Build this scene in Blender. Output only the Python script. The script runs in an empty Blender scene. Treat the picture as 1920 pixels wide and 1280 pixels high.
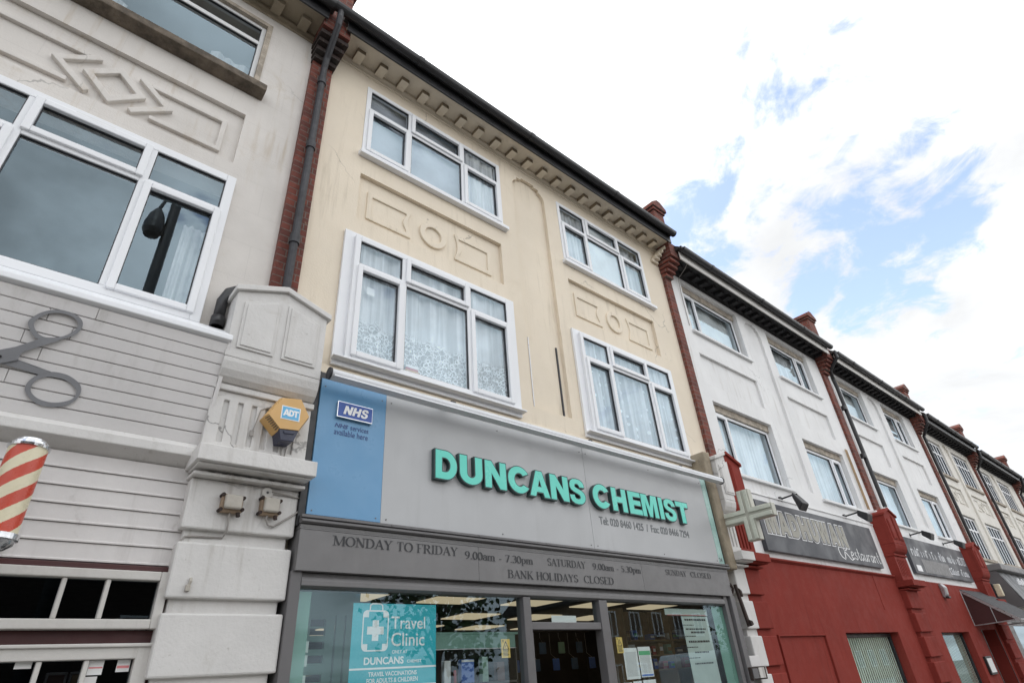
import bpy, bmesh, math, random
from mathutils import Vector, Matrix
random.seed(7)
S = bpy.context.scene
COL = S.collection
R = math.radians
# ------------------------------------------------------------------ camera
cam_d = bpy.data.cameras.new('camera')
cam = bpy.data.objects.new('camera', cam_d)
COL.objects.link(cam)
cam_d.sensor_width = 36.0
cam_d.lens = 19.955
cam_d.clip_start = 0.05
cam_d.clip_end = 2000
yaw, pit, rol = 0.74571042, 0.54249827, -0.07758195
fw = Vector((math.sin(yaw)*math.cos(pit), math.cos(yaw)*math.cos(pit), math.sin(pit)))
r0 = fw.cross(Vector((0, 0, 1))).normalized()
u0 = r0.cross(fw)
rt = math.cos(rol)*r0 + math.sin(rol)*u0
up = -math.sin(rol)*r0 + math.cos(rol)*u0
M = Matrix(((rt.x, up.x, -fw.x, 0), (rt.y, up.y, -fw.y, -4.2), (rt.z, up.z, -fw.z, 1.65), (0, 0, 0, 1)))
cam.matrix_world = M
S.camera = cam
# ------------------------------------------------------------------ view, world, sun
S.view_settings.view_transform = 'Standard'
S.view_settings.look = 'None'
S.view_settings.exposure = 0.13
S.view_settings.gamma = 1.0
S.view_settings.use_curve_mapping = False
S.cycles.use_denoising = True
S.cycles.transparent_max_bounces = 16
SUN_EL, SUN_AZ = R(50), R(-18)          # behind the terrace, a little to its left
W = bpy.data.worlds.new('World')
S.world = W
W.use_nodes = True
nt = W.node_tree
nt.nodes.clear()
def nd(tree, typ, **kw):
    n = tree.nodes.new(typ)
    for k, v in kw.items():
        if k.startswith('i_'):
            n.inputs[int(k[2:])].default_value = v
        else:
            setattr(n, k, v)
    return n
def mth(tree, op, a, b=None, c=None, clamp=False):
    n = tree.nodes.new('ShaderNodeMath'); n.operation = op; n.use_clamp = clamp
    for i, v in enumerate((a, b, c)):
        if v is None: continue
        if isinstance(v, (int, float)): n.inputs[i].default_value = v
        else: tree.links.new(v, n.inputs[i])
    return n.outputs[0]
def sstep(tree, v, lo, hi, o0=0.0, o1=1.0):
    n = tree.nodes.new('ShaderNodeMapRange'); n.interpolation_type = 'SMOOTHSTEP'
    tree.links.new(v, n.inputs[0])
    for i, x in zip((1, 2, 3, 4), (lo, hi, o0, o1)): n.inputs[i].default_value = x
    return n.outputs[0]
def mixc(tree, f, a, b, mode='MIX'):
    n = tree.nodes.new('ShaderNodeMix'); n.data_type = 'RGBA'; n.blend_type = mode
    for i, v in ((0, f), (6, a), (7, b)):
        if isinstance(v, (int, float)): n.inputs[i].default_value = v
        elif isinstance(v, tuple): n.inputs[i].default_value = v if len(v) == 4 else v + (1,)
        else: tree.links.new(v, n.inputs[i])
    return n.outputs[2]
L = nt.links.new
out = nd(nt, 'ShaderNodeOutputWorld')
bg = nd(nt, 'ShaderNodeBackground'); bg.inputs[1].default_value = 0.1
sky = nd(nt, 'ShaderNodeTexSky'); sky.sky_type = 'NISHITA'; sky.sun_disc = False
sky.sun_elevation = SUN_EL; sky.sun_rotation = SUN_AZ
tc = nd(nt, 'ShaderNodeTexCoord')
sep = nd(nt, 'ShaderNodeSeparateXYZ'); L(tc.outputs['Generated'], sep.inputs[0])
zz = mth(nt, 'ADD', mth(nt, 'MAXIMUM', sep.outputs[2], 0.0), 0.16)
cmb = nd(nt, 'ShaderNodeCombineXYZ')
L(mth(nt, 'DIVIDE', sep.outputs[0], zz), cmb.inputs[0]); L(mth(nt, 'DIVIDE', sep.outputs[1], zz), cmb.inputs[1])
def noise(tree, vec, scale, detail=6, rough=.55, dist=0.0):
    n = tree.nodes.new('ShaderNodeTexNoise')
    n.inputs['Scale'].default_value = scale; n.inputs['Detail'].default_value = detail
    n.inputs['Roughness'].default_value = rough; n.inputs['Distortion'].default_value = dist
    if vec is not None: tree.links.new(vec, n.inputs['Vector'])
    return n.outputs[0]
n1 = noise(nt, cmb.outputs[0], 4.2, 10, .58, .6)
n1b = noise(nt, cmb.outputs[0], 13.0, 8, .62, .5)
n2 = noise(nt, cmb.outputs[0], 1.9, 6, .55, .3)
# gaps in the cloud where the blue shows: (direction, cosine of the radius, weight)
gaps = (((.848, .153, .508), .985, .57), ((.819, .017, .573), .993, .36), ((.758, .167, .631), .978, .24), ((.722, .309, .619), .990, .62),
        ((.655, .12, .745), .984, .33), ((.843, .098, .528), .988, .5), ((.69, .14, .71), .99, .3), ((-.6, -.5, .6), .9, .6), ((.2, -.75, .6), .95, .5))
acc = None
for d, c, w in gaps:
    dp = nd(nt, 'ShaderNodeVectorMath'); dp.operation = 'DOT_PRODUCT'
    L(tc.outputs['Generated'], dp.inputs[0]); dp.inputs[1].default_value = d
    t = sstep(nt, dp.outputs['Value'], c, 1.0, 0.0, w)
    acc = t if acc is None else mth(nt, 'MAXIMUM', acc, t)
nn = mth(nt, 'ADD', mth(nt, 'MULTIPLY', n1, 1.05), mth(nt, 'MULTIPLY', n1b, .45))
nn = mth(nt, 'SUBTRACT', nn, .25)
bl = mth(nt, 'ADD', mth(nt, 'MULTIPLY', acc, .42), mth(nt, 'MULTIPLY', nn, 1.0))
bluef = sstep(nt, bl, .60, .80, 0.0, .93)
sundir = (math.sin(SUN_AZ)*math.cos(SUN_EL), math.cos(SUN_AZ)*math.cos(SUN_EL), math.sin(SUN_EL))
ds = nd(nt, 'ShaderNodeVectorMath'); ds.operation = 'DOT_PRODUCT'
L(tc.outputs['Generated'], ds.inputs[0]); ds.inputs[1].default_value = sundir
glow = sstep(nt, ds.outputs['Value'], .35, 1.0, 0.0, 12.0)
front = sstep(nt, sep.outputs[1], .15, -.6, 0.0, 8.0)
val = mth(nt, 'ADD', mth(nt, 'ADD', glow, mth(nt, 'MULTIPLY', front, sstep(nt, n2, .34, .60, .40, 1.4))), mth(nt, 'MULTIPLY', 9.4, sstep(nt, n2, .3, .62, .83, 1.06)))
val = mth(nt, 'MULTIPLY', val, sstep(nt, sep.outputs[2], -.02, .25, .75, 1.0))
cc = nd(nt, 'ShaderNodeCombineColor')
L(mth(nt, 'MULTIPLY', val, .985), cc.inputs[0]); L(val, cc.inputs[1]); L(mth(nt, 'MULTIPLY', val, 1.015), cc.inputs[2])
skyc = mixc(nt, 1.0, sky.outputs[0], (4.0, 3.55, 3.35), 'MULTIPLY')
L(mixc(nt, bluef, cc.outputs[0], skyc), bg.inputs[0]); L(bg.outputs[0], out.inputs[0])
sun_d = bpy.data.lights.new('sun', 'SUN'); sun_d.energy = 1.2; sun_d.angle = R(10); sun_d.color = (1, .95, .87)
sun = bpy.data.objects.new('sun', sun_d); COL.objects.link(sun)
sun.rotation_euler = Vector(sundir).to_track_quat('Z', 'Y').to_euler()
sun.location = (0, 20, 30)

# ------------------------------------------------------------------ materials
MATS = {}
def newmat(name):
    m = bpy.data.materials.new(name); m.use_nodes = True
    t = m.node_tree; t.nodes.clear()
    o = nd(t, 'ShaderNodeOutputMaterial')
    MATS[name] = m
    return m, t, o
def paint(name, col, var=.12, rough=.6, scale=1.6, bump=.15, bscale=45, dirt=None, dirt_amt=.0, streak=None, streak_amt=0.0,
          cracks=0.0, rvar=.1, metallic=0.0, spec=.5, spots=None, spot_amt=0.0, joints=0.0):
    m, t, o = newmat(name)
    l = t.links.new
    g = nd(t, 'ShaderNodeNewGeometry'); pos = g.outputs['Position']
    b = nd(t, 'ShaderNodeBsdfPrincipled'); l(b.outputs[0], o.inputs[0])
    b.inputs['Roughness'].default_value = rough; b.inputs['Metallic'].default_value = metallic
    b.inputs['Specular IOR Level'].default_value = spec
    c1 = tuple(min(1, x*(1+var)) for x in col); c2 = tuple(x*(1-var) for x in col)
    f = sstep(t, noise(t, pos, scale, 8, .6), .3, .7)
    c = mixc(t, f, c2, c1)
    if dirt and dirt_amt:
        c = mixc(t, sstep(t, noise(t, pos, scale*2.3, 10, .72, .5), .55, .78, 0, dirt_amt), c, dirt)
    if streak and streak_amt:
        mp = nd(t, 'ShaderNodeMapping'); mp.inputs['Scale'].default_value = (7, 7, .55); l(pos, mp.inputs[0])
        s1 = sstep(t, noise(t, mp.outputs[0], 1.6, 6, .6), .5, .75)
        s2 = sstep(t, noise(t, pos, .9, 3, .5), .42, .62)
        c = mixc(t, mth(t, 'MULTIPLY', mth(t, 'MULTIPLY', s1, s2), streak_amt), c, streak)
    if spots and spot_amt:
        c = mixc(t, sstep(t, noise(t, pos, 30, 6, .7), .62, .72, 0, spot_amt), c, spots)
    if cracks:
        dn = nd(t, 'ShaderNodeTexNoise'); dn.inputs['Scale'].default_value = 4; dn.inputs['Detail'].default_value = 6; l(pos, dn.inputs['Vector'])
        va = nd(t, 'ShaderNodeVectorMath'); va.operation = 'MULTIPLY_ADD'
        l(dn.outputs['Color'], va.inputs[0]); va.inputs[1].default_value = (.35, .35, .35); l(pos, va.inputs[2])
        vo = nd(t, 'ShaderNodeTexVoronoi'); vo.feature = 'DISTANCE_TO_EDGE'; vo.inputs['Scale'].default_value = .75
        l(va.outputs[0], vo.inputs['Vector'])
        k = mth(t, 'MULTIPLY', sstep(t, vo.outputs['Distance'], .0015, .006, 1, 0), sstep(t, noise(t, pos, .8, 2), .54, .64))
        c = mixc(t, mth(t, 'MULTIPLY', k, cracks), c, tuple(x*.25 for x in col))
    if joints:
        br = nd(t, 'ShaderNodeTexBrick'); sx = nd(t, 'ShaderNodeSeparateXYZ'); l(pos, sx.inputs[0])
        cb = nd(t, 'ShaderNodeCombineXYZ'); l(sx.outputs[0], cb.inputs[0]); l(sx.outputs[2], cb.inputs[1]); l(cb.outputs[0], br.inputs[0])
        br.inputs['Scale'].default_value = 1; br.inputs['Brick Width'].default_value = .9; br.inputs['Row Height'].default_value = .36
        br.inputs['Mortar Size'].default_value = .004; br.inputs['Mortar Smooth'].default_value = .3
        c = mixc(t, mth(t, 'MULTIPLY', br.outputs['Fac'], joints), c, tuple(x*.4 for x in col))
    l(c, b.inputs['Base Color'])
    rr = sstep(t, noise(t, pos, scale*6, 5, .6), .3, .7, max(.02, rough-rvar), min(1, rough+rvar)); l(rr, b.inputs['Roughness'])
    if bump:
        bp = nd(t, 'ShaderNodeBump'); bp.inputs['Strength'].default_value = bump; bp.inputs['Distance'].default_value = .01
        l(noise(t, pos, bscale, 6, .65), bp.inputs['Height']); l(bp.outputs[0], b.inputs['Normal'])
    return m
def brickmat(name, c1, c2, mortar, soot=0.0):
    m, t, o = newmat(name); l = t.links.new
    g = nd(t, 'ShaderNodeNewGeometry'); sx = nd(t, 'ShaderNodeSeparateXYZ'); l(g.outputs['Position'], sx.inputs[0])
    cb = nd(t, 'ShaderNodeCombineXYZ')
    l(mth(t, 'ADD', sx.outputs[0], sx.outputs[1]), cb.inputs[0]); l(sx.outputs[2], cb.inputs[1])
    br = nd(t, 'ShaderNodeTexBrick'); l(cb.outputs[0], br.inputs[0])
    br.inputs['Scale'].default_value = 1; br.inputs['Brick Width'].default_value = .225; br.inputs['Row Height'].default_value = .075
    br.inputs['Mortar Size'].default_value = .006; br.inputs['Mortar Smooth'].default_value = .25; br.inputs['Bias'].default_value = -.1
    br.inputs[1].default_value = c1 + (1,); br.inputs[2].default_value = c2 + (1,); br.inputs[3].default_value = mortar + (1,)
    c = mixc(t, sstep(t, noise(t, g.outputs['Position'], 9, 8, .7), .45, .75, 0, .75), br.outputs[0], tuple(x*.45 for x in c2))
    c = mixc(t, sstep(t, noise(t, g.outputs['Position'], 14, 6, .7), .6, .72, 0, .5), c, (.42, .3, .2))
    if soot: c = mixc(t, soot, c, (.02, .016, .014))
    b = nd(t, 'ShaderNodeBsdfPrincipled'); l(c, b.inputs['Base Color']); b.inputs['Roughness'].default_value = .85; l(b.outputs[0], o.inputs[0])
    bp = nd(t, 'ShaderNodeBump'); bp.inputs['Strength'].default_value = .7; bp.inputs['Distance'].default_value = .012
    h = mth(t, 'ADD', mth(t, 'SUBTRACT', 1.0, br.outputs['Fac']), mth(t, 'MULTIPLY', noise(t, g.outputs['Position'], 60, 5, .7), .5))
    l(h, bp.inputs['Height']); l(bp.outputs[0], b.inputs['Normal'])
    return m
def glassmat(name, tint=(.86, .9, .9), ior=1.7, wave=.0, rough=0.0):
    m, t, o = newmat(name); l = t.links.new
    tr = nd(t, 'ShaderNodeBsdfTransparent'); tr.inputs[0].default_value = tint + (1,)
    gl = nd(t, 'ShaderNodeBsdfAnisotropic') if hasattr(bpy.types, 'ShaderNodeBsdfAnisotropic_') else nd(t, 'ShaderNodeBsdfGlossy')
    gl.inputs['Roughness'].default_value = rough; gl.inputs[0].default_value = (.69, .88, 1.0, 1)
    lw = nd(t, 'ShaderNodeLayerWeight'); lw.inputs[0].default_value = .5     # two-sided Schlick reflectance, f0 at normal incidence
    f0 = ((ior-1)/(ior+1))**2
    fr = mth(t, 'ADD', mth(t, 'MULTIPLY', mth(t, 'POWER', lw.outputs['Facing'], 5.0), 1-f0), f0)
    mx = nd(t, 'ShaderNodeMixShader'); l(fr, mx.inputs[0]); l(tr.outputs[0], mx.inputs[1]); l(gl.outputs[0], mx.inputs[2])
    if wave:
        g = nd(t, 'ShaderNodeNewGeometry')
        bp = nd(t, 'ShaderNodeBump'); bp.inputs['Strength'].default_value = wave; bp.inputs['Distance'].default_value = .02
        l(noise(t, g.outputs['Position'], 1.3, 2, .4), bp.inputs['Height']); l(bp.outputs[0], gl.inputs['Normal'])
    l(mx.outputs[0], o.inputs[0])
    return m
def curtainmat(name, col, alpha=.75, lace=False, dots=False, fold=False):
    m, t, o = newmat(name); l = t.links.new
    g = nd(t, 'ShaderNodeNewGeometry'); pos = g.outputs['Position']
    df = nd(t, 'ShaderNodeBsdfDiffuse'); df.inputs[0].default_value = col + (1,)
    tl = nd(t, 'ShaderNodeBsdfTranslucent'); tl.inputs[0].default_value = col + (1,)
    m1 = nd(t, 'ShaderNodeMixShader'); m1.inputs[0].default_value = .1; l(df.outputs[0], m1.inputs[1]); l(tl.outputs[0], m1.inputs[2])
    tr = nd(t, 'ShaderNodeBsdfTransparent')
    m2 = nd(t, 'ShaderNodeMixShader'); l(tr.outputs[0], m2.inputs[1]); l(m1.outputs[0], m2.inputs[2])
    a = mth(t, 'MULTIPLY', sstep(t, noise(t, pos, 3, 4, .6), .3, .7, .85, 1.0), alpha)
    fm = nd(t, 'ShaderNodeMapping'); fm.inputs['Scale'].default_value = (16, 2, .5); l(pos, fm.inputs[0])
    if fold: a = mth(t, 'MULTIPLY', a, sstep(t, noise(t, fm.outputs[0], 1.0, 3, .5, .3), .38, .62, .68, 1.0))
    sx = nd(t, 'ShaderNodeSeparateXYZ'); l(pos, sx.inputs[0])
    if lace:
        va = nd(t, 'ShaderNodeVectorMath'); va.operation = 'MULTIPLY'; l(pos, va.inputs[0]); va.inputs[1].default_value = (1, .2, 1)
        vo = nd(t, 'ShaderNodeTexVoronoi'); vo.feature = 'DISTANCE_TO_EDGE'; vo.inputs['Scale'].default_value = 21; l(va.outputs[0], vo.inputs['Vector'])
        vo2 = nd(t, 'ShaderNodeTexVoronoi'); vo2.inputs['Scale'].default_value = 17; l(va.outputs[0], vo2.inputs['Vector'])
        ring = sstep(t, mth(t, 'ABSOLUTE', mth(t, 'SUBTRACT', vo2.outputs['Distance'], .38)), .02, .09, 1, 0)
        line = sstep(t, vo.outputs['Distance'], .02, .07, 1, 0)
        pat = mth(t, 'MAXIMUM', ring, mth(t, 'MULTIPLY', line, .7))
        low = sstep(t, mth(t, 'ADD', sx.outputs[2], mth(t, 'MULTIPLY', noise(t, pos, 5, 2), .25)), 4.72, 4.86, 1, 0)
        a = mth(t, 'ADD', mth(t, 'MULTIPLY', a, mth(t, 'SUBTRACT', 1.0, mth(t, 'MULTIPLY', low, .42))), mth(t, 'MULTIPLY', mth(t, 'MULTIPLY', low, pat), .75), clamp=True)
    if dots:
        va = nd(t, 'ShaderNodeVectorMath'); va.operation = 'MULTIPLY'; l(pos, va.inputs[0]); va.inputs[1].default_value = (1, .2, 1)
        vo = nd(t, 'ShaderNodeTexVoronoi'); vo.inputs['Scale'].default_value = 6.5; vo.inputs['Randomness'].default_value = .45; l(va.outputs[0], vo.inputs['Vector'])
        a = mth(t, 'ADD', a, sstep(t, vo.outputs['Distance'], .14, .2, .5, 0), clamp=True)
    l(a, m2.inputs[0]); l(m2.outputs[0], o.inputs[0])
    return m
def emit(name, col, s):
    m, t, o = newmat(name)
    e = nd(t, 'ShaderNodeEmission'); e.inputs[0].default_value = col + (1,); e.inputs[1].default_value = s
    t.links.new(e.outputs[0], o.inputs[0])
    return m
GRIME = (.16, .13, .10)
paint('cream_render', (.75, .66, .53), .045, .7, .9, .3, 50, (.62, .53, .40), .5, (.46, .39, .29), .6, cracks=.55, spots=(.42, .36, .29), spot_amt=.3)
paint('cream_trim', (.68, .60, .48), .07, .7, 2, .2, 60, (.40, .32, .22), .5)
paint('bracket_soot_shade', (.25, .20, .135), .15, .8, 4, .2, 60, (.2, .15, .1), .5)  # bracket sides: soot and shadow put together into one darker brown
paint('crumbling_plaster', (.30, .25, .18), .2, .85, 5, .8, 25, (.13, .10, .07), .9, cracks=1.0, spots=(.09, .07, .05), spot_amt=.8)
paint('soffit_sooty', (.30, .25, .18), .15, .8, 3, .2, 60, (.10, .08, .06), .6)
paint('old_stone_render', (.645, .61, .57), .07, .75, 1.3, .3, 60, (.46, .38, .27), .5, (.40, .30, .18), .75, cracks=.7, joints=.10)
paint('white_render', (.76, .757, .75), .05, .7, 1.1, .35, 40, (.62, .60, .57), .5, (.46, .43, .39), .55, cracks=.45, spots=(.45, .43, .40), spot_amt=.3)
paint('warm_render', (.71, .68, .62), .05, .7, 1.5, .2, 50, (.55, .48, .38), .4, (.5, .42, .32), .4)
paint('pilaster_white', (.62, .605, .585), .06, .6, 2.2, .35, 40, (.42, .39, .34), .55, (.30, .27, .23), .6, cracks=.7, spots=(.2, .17, .14), spot_amt=.35)
paint('grimy_white', (.55, .53, .50), .06, .6, 2, .2, 40, (.30, .27, .24), .7, (.2, .17, .15), .6)
paint('cladding_grey', (.65, .63, .62), .04, .5, 1.5, .1, 30, (.50, .48, .45), .55, (.40, .38, .35), .5, spots=(.3, .28, .25), spot_amt=.2)
paint('cladding_dirty', (.62, .595, .58), .06, .55, 2, .1, 30, (.22, .19, .17), .65, (.2, .17, .15), .35)
paint('upvc', (.80, .81, .83), .01, .42, .8, .0, rvar=.02, spec=.35)
paint('upvc_old', (.73, .735, .735), .015, .42, .8, .0, 30, (.6, .58, .55), .15, rvar=.02, spec=.35)
paint('gasket', (.03, .03, .035), .1, .5, 3, 0)
paint('brown_timber', (.12, .095, .07), .45, .8, 9, .9, 40, (.26, .21, .16), .8, spots=(.045, .035, .028), spot_amt=.9)
paint('timber_head', (.38, .33, .27), .3, .8, 9, .6, 40, (.15, .12, .1), .7, spots=(.12, .09, .07), spot_amt=.8)
paint('red_paint', (.226, .040, .031), .08, .7, 1.1, .3, 35, (.15, .026, .02), .6, (.14, .026, .02), .6, spec=.06, spots=(.32, .15, .12), spot_amt=.3)
paint('maroon_paint', (.055, .012, .012), .15, .5, 2, .1)
paint('black_gutter', (.022, .022, .024), .2, .4, 3, .05, 30, (.06, .055, .05), .4)
paint('black_paint', (.018, .018, .02), .2, .4, 3, .0)
paint('pipe_grey', (.026, .026, .031), .25, .55, 4, .05, 30, (.03, .03, .03), .5)
paint('roof_tile', (.05, .042, .038), .3, .8, 4, .6, 20)
paint('white_fascia', (.66, .64, .61), .05, .5, 3, .05, 30, (.3, .26, .22), .4)
paint('black_soffit', (.02, .019, .02), .2, .8, 3, .1)
paint('sign_grey', (.43, .435, .44), .025, .38, 1, .02, 10, (.37, .37, .37), .35, (.36, .36, .36), .35)
paint('sign_blue', (.125, .30, .50), .02, .35, 1, .0)
paint('sign_blue_dark', (.03, .075, .22), .02, .4, 1, .0)
paint('plate_blue', (.018, .075, .34), .02, .3, 1, .0)
paint('white_vinyl', (.82, .82, .82), .02, .4, 1, .0)
paint('teal_face', (.115, .65, .53), .02, .35, 1, .0)
paint('letter_side', (.03, .06, .06), .1, .4, 1, .0)
paint('text_grey', (.15, .16, .165), .05, .5, 1, .0)
paint('text_dark', (.022, .023, .026), .1, .5, 1, .0)
paint('hours_grey', (.165, .16, .16), .06, .45, 2, .05, 30, (.12, .115, .11), .4, (.22, .21, .2), .3)
paint('frame_grey', (.125, .12, .122), .08, .38, 2, .03, 30, (.08, .075, .07), .4)
paint('aluminium', (.45, .45, .46), .06, .35, 4, .0, 30, metallic=.7)
paint('awning_white', (.66, .67, .69), .03, .35, 4, .03, 30, (.4, .38, .36), .4)
paint('teal_poster', (.018, .42, .50), .10, .3, 1.2, .0)
paint('alarm_yellow', (.60, .36, .13), .05, .4, 4, .03)
paint('alarm_label', (.12, .42, .68), .03, .4, 2, .0)
paint('navy_plastic', (.018, .022, .05), .1, .35, 3, .0)
paint('rusty_grey', (.42, .39, .34), .1, .6, 8, .2, 60, (.20, .085, .035), .9, spots=(.16, .06, .025), spot_amt=.6)
paint('cable_grey', (.30, .28, .26), .1, .5, 6, .0, 30, (.15, .13, .11), .5)
paint('rust_brown', (.33, .24, .165), .2, .8, 9, .4, 60, (.42, .38, .32), .7)
paint('rusty_iron', (.035, .022, .018), .3, .8, 9, .5, 60, (.11, .04, .018), .7)
paint('scissors_grey', (.215, .218, .23), .07, .45, 3, .05, 40, (.15, .14, .13), .5)
paint('pole_cream', (.66, .6, .43), .06, .3, 4, .0)
paint('pole_red', (.50, .055, .025), .08, .3, 4, .0)
paint('chrome', (.62, .63, .65), .05, .2, 5, .0, metallic=1.0)
paint('cross_lens', (.60, .615, .53), .08, .35, 6, .05, 30, (.25, .30, .16), .5)
paint('cross_frame', (.46, .455, .39), .1, .45, 6, .05, 30, (.2, .2, .12), .5)
paint('sign_slate', (.055, .058, .068), .04, .42, .5, .0, spec=.35)
paint('letter_taupe', (.31, .295, .25), .12, .5, 6, .05, 40, (.14, .13, .11), .4)
paint('interior_wall', (.32, .30, .28), .05, .8, 2, .0)
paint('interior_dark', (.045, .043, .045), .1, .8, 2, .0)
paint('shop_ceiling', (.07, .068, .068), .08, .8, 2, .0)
paint('pale_teal', (.33, .52, .47), .06, .3, 2, .0)
paint('shop_green', (.25, .44, .37), .06, .4, 2, .0)
paint('shelf_dark', (.05, .045, .04), .2, .5, 3, .0)
paint('paper_white', (.78, .78, .77), .02, .6, 4, .0)
paint('paper_text', (.30, .31, .33), .05, .6, 4, .0)
paint('paper_pink', (.72, .25, .26), .05, .6, 4, .0)
paint('paper_blue', (.10, .2, .55), .05, .6, 4, .0)
paint('paper_green', (.10, .42, .2), .05, .6, 4, .0)
paint('sticker_yellow', (.75, .52, .14), .04, .5, 4, .0)
paint('box_blue', (.12, .22, .60), .05, .4, 4, .0)
paint('box_red', (.42, .05, .05), .1, .4, 4, .0)
paint('box_tan', (.36, .25, .14), .12, .6, 4, .0)
paint('box_green', (.26, .42, .32), .12, .5, 9, .0, 30, (.5, .5, .4), .5)
paint('box_brown', (.12, .06, .045), .12, .5, 4, .0)
paint('carrier_bag', (.10, .16, .26), .15, .5, 8, .0, 30, (.3, .3, .25), .5)
paint('asphalt', (.05, .05, .052), .2, .85, 2, .4, 90)
paint('paving', (.30, .29, .27), .1, .8, 1, .3, 60, (.2, .19, .18), .4, joints=.5)
paint('kerb_stone', (.33, .32, .31), .1, .8, 3, .3)
paint('leaf', (.045, .085, .025), .4, .6, 3, 0)
paint('bark', (.09, .065, .045), .3, .9, 6, .6, 20)
paint('van_white', (.72, .73, .74), .02, .25, 1, 0)
paint('tyre', (.02, .02, .02), .1, .8, 3, 0)
paint('canopy_fabric', (.03, .03, .034), .1, .7, 3, .05)
paint('grey_drape', (.20, .205, .21), .15, .6, 2, .1, 20, (.35, .36, .37), .5)
brickmat('brick_red', (.21, .055, .036), (.11, .034, .026), (.17, .13, .11))
brickmat('brick_soot', (.05, .025, .02), (.03, .018, .015), (.06, .05, .045), .35)
brickmat('brick_tan', (.30, .19, .10), (.22, .13, .07), (.28, .24, .19))
glassmat('glass', (.93, .95, .96), 2.35, .02)
glassmat('glass_shop', (.82, .87, .86), 1.75, .01)
glassmat('glass_dark', (.35, .37, .38), 1.45, .02)
curtainmat('net_lace', (.93, .94, .95), .97, lace=True, fold=True)
curtainmat('net_dots', (.84, .86, .88), .90, dots=True, fold=True)
curtainmat('net_plain', (.90, .91, .91), .92, fold=True)
curtainmat('reflection_backing', (.56, .58, .62), .95)  # grey sheet added behind panes to imitate their grey-blue reflection
curtainmat('blind_white', (.84, .86, .85), .97)
curtainmat('blind_green', (.80, .88, .76), .98)
curtainmat('frosted_green', (.30, .52, .43), .62)
curtainmat('frosted_white', (.62, .70, .66), .75)
emit('ceiling_glow', (1.0, .82, .55), .46)

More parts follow.
